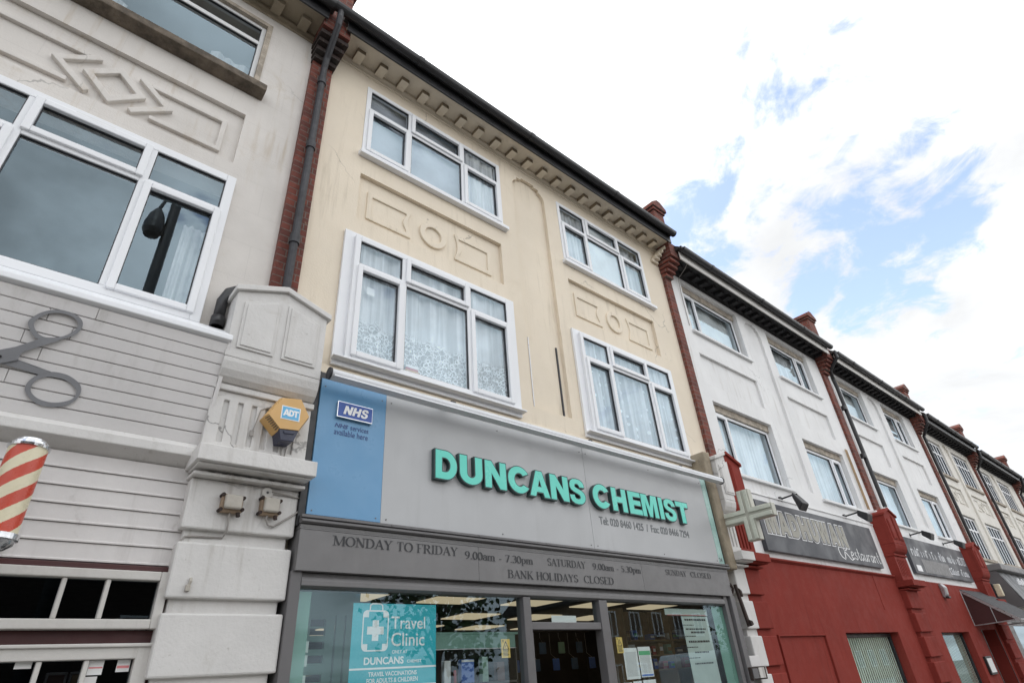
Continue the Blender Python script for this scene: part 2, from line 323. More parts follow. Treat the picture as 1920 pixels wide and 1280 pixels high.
# ------------------------------------------------------------------ mesh helpers
class MB:
    def __init__(s): s.v = []; s.f = []; s.m = []; s.mi = 0
    def face(s, pts):
        i = len(s.v); s.v += [tuple(p) for p in pts]; s.f.append(tuple(range(i, i+len(pts)))); s.m.append(s.mi); return s
    def poly(s, vs, fs):
        i = len(s.v); s.v += [tuple(p) for p in vs]; s.f += [tuple(i+k for k in f) for f in fs]; s.m += [s.mi]*len(fs); return s
    def box(s, x0, x1, y0, y1, z0, z1):
        if x0 > x1: x0, x1 = x1, x0
        if y0 > y1: y0, y1 = y1, y0
        if z0 > z1: z0, z1 = z1, z0
        return s.poly([(x0,y0,z0),(x1,y0,z0),(x1,y1,z0),(x0,y1,z0),(x0,y0,z1),(x1,y0,z1),(x1,y1,z1),(x0,y1,z1)],
                      [(0,3,2,1),(4,5,6,7),(0,1,5,4),(1,2,6,5),(2,3,7,6),(3,0,4,7)])
    def prism(s, pts, y0, y1):           # polygon in x-z, extruded along y (y0 is the front)
        n = len(pts)
        if sum(pts[i][0]*pts[(i+1)%n][1]-pts[(i+1)%n][0]*pts[i][1] for i in range(n)) < 0: pts = pts[::-1]
        vs = [(x, y0, z) for x, z in pts]+[(x, y1, z) for x, z in pts]
        return s.poly(vs, [tuple(range(n)), tuple(range(2*n-1, n-1, -1))]+[(i, i+n, (i+1)%n+n, (i+1)%n) for i in range(n)])
    def prismx(s, pts, x0, x1):          # polygon in y-z, extruded along x
        n = len(pts)
        if sum(pts[i][0]*pts[(i+1)%n][1]-pts[(i+1)%n][0]*pts[i][1] for i in range(n)) < 0: pts = pts[::-1]
        vs = [(x0, y, z) for y, z in pts]+[(x1, y, z) for y, z in pts]
        return s.poly(vs, [tuple(range(n-1, -1, -1)), tuple(range(n, 2*n))]+[(i, (i+1)%n, (i+1)%n+n, i+n) for i in range(n)])
    def tube(s, pts, r, n=10, caps=True):
        pts = [Vector(p) for p in pts]; k = len(pts); rs = r if isinstance(r, (list, tuple)) else [r]*k
        rings = []; ref = None
        for i, p in enumerate(pts):
            d = (pts[min(i+1, k-1)]-pts[max(i-1, 0)]).normalized()
            if ref is None: ref = d.orthogonal().normalized()
            ref = (ref-d*ref.dot(d)).normalized(); b = d.cross(ref)
            rings.append([p+(ref*math.cos(a)+b*math.sin(a))*rs[i] for a in (2*math.pi*j/n for j in range(n))])
        vs = [q for g in rings for q in g]
        fs = [(i*n+j, i*n+(j+1)%n, (i+1)*n+(j+1)%n, (i+1)*n+j) for i in range(k-1) for j in range(n)]
        if caps: fs += [tuple(range(n-1, -1, -1)), tuple(range((k-1)*n, k*n))]
        return s.poly(vs, fs)
    def lathe(s, prof, c, n=24):         # (r,z) profile around the vertical axis at c
        vs = [(c[0]+r*math.cos(2*math.pi*j/n), c[1]+r*math.sin(2*math.pi*j/n), c[2]+z) for r, z in prof for j in range(n)]
        k = len(prof)
        return s.poly(vs, [(i*n+j, i*n+(j+1)%n, (i+1)*n+(j+1)%n, (i+1)*n+j) for i in range(k-1) for j in range(n)])
    def disc_y(s, cx, cz, r, y0, y1, n=24):
        return s.prism([(cx+r*math.cos(2*math.pi*j/n), cz+r*math.sin(2*math.pi*j/n)) for j in range(n)], y0, y1)
    def ring(s, pts, w, y0, y1, closed=True):   # mitred moulding along a polyline in x-z
        n = len(pts); P = [Vector(p) for p in pts]; a = []; b = []
        for i in range(n):
            p0 = P[(i-1) % n] if closed or i > 0 else None; p1 = P[(i+1) % n] if closed or i < n-1 else None
            d0 = (P[i]-p0).normalized() if p0 is not None else None; d1 = (p1-P[i]).normalized() if p1 is not None else None
            if d0 is None: d0 = d1
            if d1 is None: d1 = d0
            t = (d0+d1)
            if t.length < 1e-6: t = d0
            t.normalize(); nrm = Vector((-t.y, t.x)); c = max(.4, nrm.dot(Vector((-d0.y, d0.x))))
            a.append(P[i]+nrm*(w/2/c)); b.append(P[i]-nrm*(w/2/c))
        m = n if closed else n-1
        vs = [(p.x, y, p.y) for y in (y0, y1) for q in (a, b) for p in q]      # a-front, b-front, a-back, b-back
        fs = []
        for i in range(m):
            j = (i+1) % n
            fs += [(i, n+i, n+j, j), (i, j, 2*n+j, 2*n+i), (n+i, 3*n+i, 3*n+j, n+j)]
        if not closed: fs += [(0, 2*n, 3*n, n), (n-1, 2*n-1, 4*n-1, 3*n-1)]
        return s.poly(vs, fs)
    def wall(s, x0, x1, z0, z1, holes, y0, y1, back=True):
        xs = sorted({x0, x1, *[min(max(h[i], x0), x1) for h in holes for i in (0, 1)]})
        zs = sorted({z0, z1, *[min(max(h[i], z0), z1) for h in holes for i in (2, 3)]})
        def solid(i, j):
            if i < 0 or j < 0 or i >= len(xs)-1 or j >= len(zs)-1: return False
            cx, cz = (xs[i]+xs[i+1])/2, (zs[j]+zs[j+1])/2
            return not any(h[0] < cx < h[1] and h[2] < cz < h[3] for h in holes)
        idx = {}
        def V(i, j, k):
            if (i, j, k) not in idx:
                idx[i, j, k] = len(s.v); s.v.append((xs[i], (y0, y1)[k], zs[j]))
            return idx[i, j, k]
        for i in range(len(xs)-1):
            for j in range(len(zs)-1):
                if not solid(i, j): continue
                F = [(V(i,j,0), V(i+1,j,0), V(i+1,j+1,0), V(i,j+1,0))]
                if back: F.append((V(i,j,1), V(i,j+1,1), V(i+1,j+1,1), V(i+1,j,1)))
                if not solid(i-1, j): F.append((V(i,j,0), V(i,j+1,0), V(i,j+1,1), V(i,j,1)))
                if not solid(i+1, j): F.append((V(i+1,j,0), V(i+1,j,1), V(i+1,j+1,1), V(i+1,j+1,0)))
                if not solid(i, j-1): F.append((V(i,j,0), V(i,j,1), V(i+1,j,1), V(i+1,j,0)))
                if not solid(i, j+1): F.append((V(i,j+1,0), V(i+1,j+1,0), V(i+1,j+1,1), V(i,j+1,1)))
                s.f += F; s.m += [s.mi]*len(F)
        return s
    def frame(s, x0, x1, z0, z1, w, y0, y1, wb=None):
        wb = w if wb is None else wb
        s.box(x0, x0+w, y0, y1, z0, z1); s.box(x1-w, x1, y0, y1, z0, z1)
        s.box(x0+w, x1-w, y0, y1, z1-w, z1); s.box(x0+w, x1-w, y0, y1, z0, z0+wb); return s
    def cloth(s, x0, x1, z0, z1, y, amp=.03, waves=9, nz=6, seed=0):
        rnd = random.Random(seed); nx = max(12, int(waves*10)); ph = rnd.random()*6
        base = len(s.v)
        for j in range(nz+1):
            for i in range(nx+1):
                u = i/nx
                yy = y+amp*(.6*math.sin(u*waves*6.283+ph+.5*math.sin(u*9+seed))+.4*math.sin(u*waves*2.9+ph*2))*(1-.25*j/nz)
                s.v.append((x0+(x1-x0)*u, yy, z0+(z1-z0)*j/nz))
        for j in range(nz):
            for i in range(nx):
                a = base+j*(nx+1)+i; s.f.append((a, a+1, a+nx+2, a+nx+1)); s.m.append(s.mi)
        return s
LOC = {}
def link(o, parent, loc):
    COL.objects.link(o)
    if parent is not None: o.parent = parent; LOC[o.name] = LOC[parent.name]
    else: o.location = loc; LOC[o.name] = Vector(loc)
def obj(name, mb, mats, parent=None, loc=(0, 0, 0), bevel=0.0, smooth=False, seg=2):
    L0 = LOC[parent.name] if parent is not None else Vector(loc)
    me = bpy.data.meshes.new(name)
    me.from_pydata([tuple(Vector(v)-L0) for v in mb.v], [], mb.f)
    for k in (mats if isinstance(mats, (list, tuple)) else [mats]): me.materials.append(MATS[k])
    if any(mb.m): me.polygons.foreach_set('material_index', mb.m)
    if smooth: me.polygons.foreach_set('use_smooth', [True]*len(me.polygons))
    me.update()
    o = bpy.data.objects.new(name, me); link(o, parent, loc)
    if bevel:
        b = o.modifiers.new('bevel', 'BEVEL'); b.width = bevel; b.segments = seg; b.limit_method = 'ANGLE'; b.angle_limit = R(40)
    return o
def pieces(name, mbs, mats, parent, bevel=0.0):
    return [obj(name, m, mats, parent, bevel=bevel) for m in mbs]
def tag(o, label=None, cat=None, group=None, kind=None):
    if label: o['label'] = label
    if cat: o['category'] = cat
    if group: o['group'] = group
    if kind: o['kind'] = kind
    return o
def thing(name, label, cat, loc=(0, 0, 0), group=None):
    o = bpy.data.objects.new(name, None); o.empty_display_size = .2; link(o, None, loc)
    return tag(o, label, cat, group)
def text_mb(txt, x0, x1, z0, z1, y, depth=.004, off=0.0, shear=0.0, spacing=1.0, res=4, mb=None, front=None):
    cu = bpy.data.curves.new('lettering', 'FONT'); cu.body = txt; cu.size = 1; cu.resolution_u = res
    cu.offset = off; cu.shear = shear; cu.space_character = spacing; cu.extrude = .5
    o = bpy.data.objects.new('lettering', cu); COL.objects.link(o)
    dg = bpy.context.evaluated_depsgraph_get(); dg.update()
    me = bpy.data.meshes.new_from_object(o.evaluated_get(dg))
    mb = mb or MB()
    vs = [tuple(v.co) for v in me.vertices]
    if vs:
        ax, bx = min(v[0] for v in vs), max(v[0] for v in vs); ay, by = min(v[1] for v in vs), max(v[1] for v in vs)
        i0 = len(mb.v)
        mb.v += [(x0+(v[0]-ax)/(bx-ax)*(x1-x0), y-depth if v[2] > 0 else y, z0+(v[1]-ay)/(by-ay)*(z1-z0)) for v in vs]
        for p in me.polygons:
            mb.f.append(tuple(i0+k for k in p.vertices))
            mb.m.append(front if front is not None and all(vs[k][2] > 0 for k in p.vertices) else mb.mi)
    bpy.data.objects.remove(o); bpy.data.curves.remove(cu); bpy.data.meshes.remove(me)
    return mb
# a heavy poster alphabet drawn as outlines (first loop counter-clockwise, holes clockwise)
def _el(cx, cz, rx, rz, a0, a1, n=16): return [(cx+rx*math.cos(R(a0+(a1-a0)*i/n)), cz+rz*math.sin(R(a0+(a1-a0)*i/n))) for i in range(n+1)]
def _sb():
    return [[(.95, .70), (.93, .82), (.85, .93), (.70, 1.0), (.48, 1.02), (.27, .99), (.12, .90), (.06, .77), (.06, .66), (.13, .55), (.28, .47), (.5, .41), (.63, .36), (.67, .29), (.63, .21), (.5, .18),
             (.38, .20), (.32, .26), (.30, .34), (.02, .32), (.05, .18), (.14, .07), (.28, 0), (.5, -.02), (.73, .01), (.88, .10), (.96, .22), (.97, .35), (.90, .48), (.75, .56), (.52, .62), (.39, .66), (.35, .72), (.38, .79), (.48, .82), (.58, .80), (.64, .75), (.66, .69)]]
HV = {'D': [[(0, 0), (.45, 0)]+_el(.48, .5, .52, .5, -90, 90)+[(0, 1)], [(.30, .25), (.30, .75)]+_el(.44, .5, .25, .25, 90, -90)],
 'U': [[(0, 1), (0, .38)]+_el(.5, .37, .5, .39, 180, 360)+[(1, .38), (1, 1), (.68, 1), (.68, .38)]+_el(.5, .37, .18, .15, 0, -180)+[(.32, .38), (.32, 1)]],
 'N': [[(0, 0), (.30, 0), (.30, .55), (.69, 0), (1, 0), (1, 1), (.70, 1), (.70, .45), (.31, 1), (0, 1)]],
 'C': [_el(.52, .5, .53, .51, 32, 328, 30)+_el(.53, .5, .24, .26, 318, 42, 22)],
 'A': [[(0, 0), (.28, 0), (.34, .17), (.66, .17), (.72, 0), (1, 0), (.65, 1), (.35, 1)], [(.41, .38), (.5, .67), (.59, .38)]],
 'S': _sb(), 'H': [[(0, 0), (.32, 0), (.32, .38), (.68, .38), (.68, 0), (1, 0), (1, 1), (.68, 1), (.68, .63), (.32, .63), (.32, 1), (0, 1)]],
 'E': [[(0, 0), (1, 0), (1, .23), (.37, .23), (.37, .40), (.93, .40), (.93, .62), (.37, .62), (.37, .78), (.98, .78), (.98, 1), (0, 1)]],
 'M': [[(0, 0), (.24, 0), (.24, .68), (.41, 0), (.59, 0), (.76, .68), (.76, 0), (1, 0), (1, 1), (.64, 1), (.5, .42), (.36, 1), (0, 1)]],
 'W': [[(1, 1), (.80, 1), (.72, .42), (.60, 1), (.40, 1), (.28, .42), (.20, 1), (0, 1), (.16, 0), (.38, 0), (.5, .55), (.62, 0), (.84, 0)]],
 'I': [[(0, 0), (1, 0), (1, 1), (0, 1)]], 'T': [[(.34, 0), (.66, 0), (.66, .76), (1, .76), (1, 1), (0, 1), (0, .76), (.34, .76)]]}
def heavy_mb(ch, x0, x1, z0, z1, y, depth, grow=0.0, shear=0.0, mb=None):
    return outline_mb([[(x0+(a+shear*b*(z1-z0)/(x1-x0))*(x1-x0), z0+b*(z1-z0)) for a, b in lp] for lp in HV[ch]], y, depth, grow, mb)
def outline_mb(src, y, depth, grow=0.0, mb=None):
    from mathutils.geometry import tessellate_polygon
    mb = mb or MB(); loops = []
    for k, P in enumerate(src):
        q = [P[0]]
        for p in P[1:]:
            if math.dist(p, q[-1]) > 1e-5: q.append(p)
        if math.dist(q[0], q[-1]) < 1e-5: q.pop()
        ar = sum(q[i-1][0]*q[i][1]-q[i][0]*q[i-1][1] for i in range(len(q)))
        if (ar < 0) == (k == 0): q = q[::-1]
        if grow:
            o = []; n = len(q)
            for i in range(n):
                a, b, c = Vector(q[i-1]), Vector(q[i]), Vector(q[(i+1) % n]); d0 = (b-a).normalized(); d1 = (c-b).normalized()
                n0, n1 = Vector((d0.y, -d0.x)), Vector((d1.y, -d1.x)); m = (n0+n1); m = m.normalized() if m.length > 1e-4 else n0
                o.append(tuple(b+m*(grow/max(.5, m.dot(n0)))))
            q = o
        loops.append(q)
    flat = [p for lp in loops for p in lp]; i0 = len(mb.v); N = len(flat)
    mb.v += [(x, y-depth, z) for x, z in flat]+[(x, y, z) for x, z in flat]
    for t in tessellate_polygon([[Vector((x, z, 0)) for x, z in lp] for lp in loops]):
        a, b, c = (flat[i] for i in t); cr = (b[0]-a[0])*(c[1]-a[1])-(b[1]-a[1])*(c[0]-a[0])
        t = tuple(t) if cr > 0 else tuple(t)[::-1]
        mb.f.append(tuple(i0+i for i in t)); mb.m.append(mb.mi)
    s = 0
    for lp in loops:
        n = len(lp)
        for i in range(n):
            a, b = i0+s+i, i0+s+(i+1) % n; mb.f.append((a, a+N, b+N, b)); mb.m.append(mb.mi)
        s += n
    return mb
# a pen-stroke alphabet with thick uprights, thin hairlines and serifs
def arc(cx, cy, rx, ry, a0, a1, n=14):
    return [(cx+rx*math.cos(R(a0+(a1-a0)*i/n)), cy+ry*math.sin(R(a0+(a1-a0)*i/n))) for i in range(n+1)]
SER = {
 'A': (.76, [('t', [(.08, 0), (.38, 1)]), ('T', [(.38, 1), (.66, 0)]), ('t', [(.18, .34), (.55, .34)])], [(.08, 0), (.66, 0)]),
 'B': (.70, [('T', [(.16, 0), (.16, 1)]), ('a', [(.16, .98)]+arc(.34, .76, .2, .22, 90, -90)+[(.16, .54)]), ('a', [(.16, .54)]+arc(.36, .28, .24, .26, 90, -90)+[(.16, .02)])], [(.12, 0), (.12, 1)]),
 'C': (.74, [('a', arc(.40, .5, .31, .49, 42, 318, 22)), ('t', [(.66, .98), (.66, .68)])], []),
 'D': (.78, [('T', [(.16, 0), (.16, 1)]), ('a', [(.16, .98)]+arc(.36, .5, .32, .48, 90, -90, 18)+[(.16, .02)])], [(.12, 0), (.12, 1)]),
 'E': (.66, [('T', [(.16, 0), (.16, 1)]), ('t', [(.16, .98), (.58, .98), (.58, .78)]), ('t', [(.16, .52), (.44, .52)]), ('t', [(.16, .02), (.6, .02), (.6, .24)])], [(.12, 0), (.12, 1)]),
 'F': (.62, [('T', [(.16, 0), (.16, 1)]), ('t', [(.16, .98), (.56, .98), (.56, .78)]), ('t', [(.16, .5), (.44, .5)])], [(.16, 0), (.12, 1)]),
 'H': (.80, [('T', [(.16, 0), (.16, 1)]), ('T', [(.64, 0), (.64, 1)]), ('t', [(.16, .52), (.64, .52)])], [(.16, 0), (.16, 1), (.64, 0), (.64, 1)]),
 'I': (.36, [('T', [(.18, 0), (.18, 1)])], [(.18, 0), (.18, 1)]),
 'K': (.80, [('T', [(.16, 0), (.16, 1)]), ('t', [(.62, 1), (.2, .45)]), ('T', [(.3, .58), (.66, 0)])], [(.16, 0), (.16, 1), (.62, 1), (.66, 0)]),
 'L': (.66, [('T', [(.16, 0), (.16, 1)]), ('t', [(.16, .02), (.6, .02), (.6, .26)])], [(.12, 0), (.16, 1)]),
 'M': (.96, [('t', [(.12, 0), (.12, 1)]), ('T', [(.14, 1), (.47, .03)]), ('t', [(.47, .03), (.80, 1)]), ('T', [(.82, 0), (.82, 1)])], [(.12, 0), (.82, 0), (.08, 1), (.86, 1)]),
 'N': (.82, [('t', [(.14, 0), (.14, 1)]), ('T', [(.14, 1), (.66, .02)]), ('t', [(.67, 0), (.67, 1)])], [(.14, 0), (.1, 1), (.67, 1)]),
 'O': (.80, [('a', arc(.40, .5, .33, .49, 90, 450, 28))], []),
 'R': (.76, [('T', [(.16, 0), (.16, 1)]), ('a', [(.16, .98)]+arc(.36, .75, .22, .23, 90, -90)+[(.16, .52)]), ('T', [(.36, .52), (.66, 0)])], [(.16, 0), (.12, 1), (.68, 0)]),
 'S': (.60, [('a', arc(.31, .75, .2, .235, 25, 250, 14)+arc(.30, .26, .22, .24, 75, -155, 14)), ('t', [(.5, .98), (.5, .74)]), ('t', [(.1, .02), (.1, .28)])], []),
 'T': (.70, [('T', [(.35, 0), (.35, 1)]), ('t', [(.08, .76), (.08, .98), (.62, .98), (.62, .76)])], [(.35, 0)]),
 'U': (.80, [('T', [(.16, 1), (.16, .3)]), ('a', arc(.40, .3, .24, .28, 180, 360)), ('t', [(.64, .3), (.64, 1)])], [(.16, 1), (.64, 1)]),
 'Y': (.76, [('T', [(.12, 1), (.38, .46)]), ('t', [(.66, 1), (.38, .46)]), ('T', [(.38, .48), (.38, 0)])], [(.12, 1), (.66, 1), (.38, 0)]),
 '0': (.54, [('a', arc(.27, .49, .2, .48, 90, 450, 24))], []),
 '3': (.54, [('a', arc(.25, .75, .19, .22, 150, -80, 12)+arc(.25, .27, .22, .25, 80, -150, 12))], []),
 '5': (.54, [('t', [(.14, .96), (.46, .96)]), ('t', [(.14, .96), (.11, .56)]), ('a', arc(.24, .3, .22, .29, 125, -140, 16))], []),
 '7': (.54, [('t', [(.06, .8), (.08, .96), (.48, .96)]), ('T', [(.48, .96), (.2, 0)])], []),
 '9': (.54, [('a', arc(.27, .68, .19, .28, 90, 450, 20)), ('a', [(.46, .68), (.44, .42), (.34, .16), (.12, 0)])], []),
 'a': (.50, [('a', [(.09, .5)]+arc(.24, .46, .15, .2, 140, 0, 8)+[(.39, .08), (.48, .02)]), ('a', [(.38, .38)]+arc(.22, .19, .16, .19, 90, 340, 14))], []),
 'm': (.86, [('T', [(.12, 0), (.12, .64)]), ('a', [(.12, .5)]+arc(.28, .48, .14, .16, 130, 0, 8)+[(.42, 0)]), ('a', [(.42, .48)]+arc(.58, .48, .14, .16, 130, 0, 8)+[(.72, 0)])], [(.12, 0), (.42, 0), (.72, 0), (.07, .64)]),
 'p': (.56, [('T', [(.13, -.3), (.13, .64)]), ('a', arc(.27, .32, .2, .32, 150, -150, 18))], [(.13, -.3), (.08, .64)]),
 '.': (.26, [('T', [(.12, .0), (.12, .1)])], []), '-': (.44, [('b', [(.08, .3), (.36, .3)])], []), ' ': (.34, [], [])}
def serif_mb(txt, x0, x1, z0, z1, y, depth=.003, thick=.14, thin=.05, mb=None):
    mb = mb or MB(); adv = sum(SER[c][0] for c in txt); sx = (x1-x0)/adv; sz = z1-z0; cx = 0; k = 0
    for ch in txt:
        w, strokes, serifs = SER[ch]
        def ribbon(pts, mode):
            nonlocal k
            n = len(pts); Lp = []; Rp = []
            for i in range(n):
                a = pts[max(i-1, 0)]; b = pts[min(i+1, n-1)]; dx, dy = b[0]-a[0], b[1]-a[1]; l = math.hypot(dx, dy) or 1
                dx /= l; dy /= l
                h = {'T': thick, 't': thin, 'b': .09}.get(mode, thin+(thick-thin)*abs(dy)**1.5)/2
                Lp.append((pts[i][0]-dy*h, pts[i][1]+dx*h)); Rp.append((pts[i][0]+dy*h, pts[i][1]-dx*h))
            k += 1; yy = y-depth-(k % 7)*.00025
            i0 = len(mb.v)
            mb.v += [(x0+(cx+p[0])*sx, yy, z0+p[1]*sz) for p in Lp]+[(x0+(cx+p[0])*sx, yy, z0+p[1]*sz) for p in Rp]
            for i in range(n-1):
                mb.f.append((i0+i, i0+n+i, i0+n+i+1, i0+i+1)); mb.m.append(mb.mi)
        for mode, pts in strokes: ribbon(pts, mode)
        for px_, pz in serifs: ribbon([(px_-.13, pz+(.02 if pz <= 0 else -.02)), (px_+.13, pz+(.02 if pz <= 0 else -.02))], 't')
        cx += w
    return mb
# ------------------------------------------------------------------ ground (the setting)
g = MB().box(-120, 160, -120, 140, -.6, -.13)
tag(obj('ground', g, 'asphalt'), kind='structure')
tag(obj('road', MB().box(-100, 150, -13.0, -5.0, -.126, -.12), 'asphalt'), kind='structure')
tag(obj('pavement', MB().box(-100, 150, -4.85, .3, -.125, 0), 'paving', bevel=.01), kind='structure')
tag(obj('far_pavement', MB().box(-100, 150, -18, -13.15, -.125, 0), 'paving', bevel=.01), kind='structure')
kb = MB()
for yk in (-5.0, -13.15): kb.box(-100, 150, yk, yk+.147, -.125, .004)
tag(obj('kerb', kb, 'kerb_stone', bevel=.02), kind='structure')

# ------------------------------------------------------------------ windows
def window(b, x0, x1, z0, z1, yf, cols, zt, sashes, mat='upvc', fw=.055, curtain=None, sill=None, vents=(), glass='glass', cseed=0, cy=.2, trim=None, cx=None):
    """cols: mullion centres; zt: transom centre (or list per column); sashes: set of (column,row) with a proud opening sash, row 0 below"""
    d = .07
    f = MB().frame(x0, x1, z0, z1, fw, yf, yf+d)
    edges = [x0+fw]+[e for c in cols for e in (c-.028, c+.028)]+[x1-fw]
    for c in cols: f.box(c-.028, c+.028, yf+.001, yf+d, z0+fw, z1-fw)
    cells = []
    for i in range(len(cols)+1):
        a, e = edges[2*i], edges[2*i+1]
        t = zt[i] if isinstance(zt, (list, tuple)) else zt
        if t is None: cells.append((i, 0, a, e, z0+fw, z1-fw))
        else:
            f.box(a, e, yf+.002, yf+d, t-.028, t+.028)
            cells += [(i, 0, a, e, z0+fw, t-.028), (i, 1, a, e, t+.028, z1-fw)]
    w = obj('window', f, mat, b, bevel=.006)
    gl = MB(); gk = MB(); sm = MB()
    for i, r, a, e, c0, c1 in cells:
        if (i, r) in sashes:
            o = .018; sm.frame(a-o, e+o, c0-o, c1+o, .055, yf-.022, yf+.035); a += .037; e -= .037; c0 += .037; c1 -= .037
        gk.frame(a, e, c0, c1, .007, yf+.012, yf+.034)
        yg = yf+.03
        gl.face([(a, yg, c0), (e, yg, c0), (e, yg, c1), (a, yg, c1)])
    if sm.v: obj('sash', sm, mat, w, bevel=.008)
    obj('gasket', gk, 'gasket', w); obj('pane', gl, glass, w)
    if trim: obj('surround', trim, mat, w, bevel=.004)
    if sill:
        obj('sill', MB().prismx([(sill[2], z0-.02), (sill[2], z0-.075), (yf+.05, z0-.075), (yf+.05, z0+.004)], sill[0], sill[1]), mat, w, bevel=.006)
    for vx0, vx1, vz in vents: obj('vent', MB().box(vx0, vx1, yf-.02, yf, vz-.013, vz+.013), 'upvc_old', w, bevel=.004)
    if curtain:
        for k, (mname, a, e, c0, c1, wv) in enumerate(curtain):
            obj('curtain', MB().cloth(a, e, c0, c1, yf+cy+.03*k, min(.03, cy*.45), wv, seed=cseed+k), mname, w, smooth=True)
    return w
W3 = {(0, 0), (2, 0), (1, 1)}
def houseshell(b, x0, x1, zs, holes, recess, mat, ztop, extra=None, niche=None):
    """front wall with window holes and shallow recessed panels, plus the dark rooms behind"""
    m = MB().wall(x0, x1, zs, ztop, holes+recess+([niche] if niche else []), 0, .05, back=False)
    m.wall(x0, x1, zs, ztop, holes, .05, .26)
    if niche:
        a, e, z0, z1 = niche; c = (a+e)/2; h = .26
        Lp = [(a, z1), (a, z1-h)]+[(a+.10-.10*math.cos(R(t)), z1-h+.16*math.sin(R(t))) for t in (15, 35, 55, 75, 90)]+[(a+.10, z1-.04), (a+.19, z1-.04), (a+.19, z1)]
        m.prism(Lp, .001, .049); m.prism([(2*c-x, z) for x, z in Lp], .001, .049)
    obj('wall', m, mat, b)
    it = MB()
    it.box(x0-.1, x1+.1, 5.2, 5.4, 2.7, ztop)
    it.box(x0-.12, x0, .27, 5.2, 2.7, ztop); it.box(x1, x1+.12, .27, 5.2, 2.7, ztop)
    for z in (3.55, 6.2, ztop-.12): it.box(x0, x1, .27, 5.19, z, z+.1)
    obj('rooms', it, 'interior_wall', b)
def eaves(b, x0, x1, zsof, zf0, zf1, mat_sof, mat_fas, yf=-.35, brackets=True, mat_br=None, gut=True, gx0=None, n=20, bx0=None, bstep=None):
    s = MB().box(x0, x1, yf+.02, .24, zsof, zsof+.03)
    obj('soffit', s, mat_sof, b)
    c = MB().prismx([(-.045, zsof-.0), (-.045, zsof-.045), (-.03, zsof-.06), (-.018, zsof-.075), (-.018, zsof-.11), (.0, zsof-.12), (.0, zsof)], x0, x1)
    obj('cornice', c, mat_br or mat_sof, b, bevel=.004)
    if brackets:
        bx0 = x0+.2 if bx0 is None else bx0; st = bstep or (x1-x0-.3)/(n-1)
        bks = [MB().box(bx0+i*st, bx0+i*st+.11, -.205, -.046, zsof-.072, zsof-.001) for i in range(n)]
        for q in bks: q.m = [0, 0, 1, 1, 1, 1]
        pieces('bracket', bks, [mat_br or mat_sof, 'bracket_soot_shade' if mat_br == 'cream_trim' else mat_br or mat_sof], b, .006)  # on cream eaves the upright faces carry painted shadow along with soot
    obj('fascia', MB().box(x0, x1, yf-.012, yf+.012, zf0, zf1), mat_fas, b, bevel=.004)
    if gut:
        p = [(yf-.02-.065+.065*math.cos(R(t)), zf1+.02+.075*math.sin(R(t))) for t in range(180, 361, 20)]
        p2 = [(yf-.02-.065+.057*math.cos(R(t)), zf1+.02+.067*math.sin(R(t))) for t in range(360, 179, -20)]
        gm = MB()
        for i in range(len(p)-1):
            j = len(p)-1-i
            gm.prismx([p[i], p[i+1], p2[j-1], p2[j]], gx0 or x0-.02, x1+.02)
        for xj in [x0+.9+1.9*q for q in range(int((x1-x0)/1.9)+1) if x0+.9+1.9*q < x1-.1]:
            for i in range(len(p)-1):
                a, e = p[i], p[i+1]; cxy = (yf-.085, zf1+.02)
                o1 = [(cxy[0]+(q[0]-cxy[0])*1.12, cxy[1]+(q[1]-cxy[1])*1.12) for q in (a, e)]
                gm.prismx([a, e, o1[1], o1[0]], xj, xj+.07)
        for xe in ((gx0 or x0-.02)-.004, x1+.015): gm.prismx(p, xe, xe+.008)
        obj('gutter', gm, 'black_gutter', b)
    rf = MB().prismx([(yf-.06, zf1+.03), (yf-.05, zf1+.07), (4.5, zf1+3.9), (9.4, zf1+.07), (9.4, zf1-.05), (.27, zf1-.05)], x0-.05, x1+.05)
    obj('roof', rf, 'roof_tile', b)
def party(b, x0, x1, zb, zc, ztop, mat='brick_red', side=1, soot=True, ycap=-.2):
    """brick party-wall pier with corbel courses, carried up past the gutter to a coped stub"""
    m = MB().box(x0, x1, -.055, .2, zb, zc)
    obj('brick_pier', m, mat, b)
    k = MB(); k.mi = 0
    for i in range(4):
        y = -.055-.055*(i+1)
        k.box(x0-.008*(i+1), x1+.016*(i+1), y, .2, zc+.001+i*.085, zc+i*.085+.062)
        k.box(x0-.004*i, x1+.008*i, y+.05, .2, zc+i*.085+.0625, zc+i*.085+.0845)
    obj('corbel', k, 'brick_soot' if soot else mat, b)
    z1 = zc+.345
    u = MB().box(x0-.03, x1+.06, -.31, .2, z1, z1+.3)
    u.box(x0-.04, x1+.08, ycap, .9, z1+.301, ztop-.2)
    obj('party_wall', u, mat, b)
    c = (x0+x1+.04)/2; h = (x1-x0+.12)/2+.06
    cp = MB().prism([(c-h, ztop-.2), (c-h, ztop-.12), (c-.05, ztop), (c+.05, ztop), (c+h, ztop-.12), (c+h, ztop-.2)], ycap-.06, .96)
    cp.box(c-h+.03, c+h-.03, ycap-.03, .93, ztop-.26, ztop-.2005)
    obj('coping', cp, mat, b, bevel=.008)
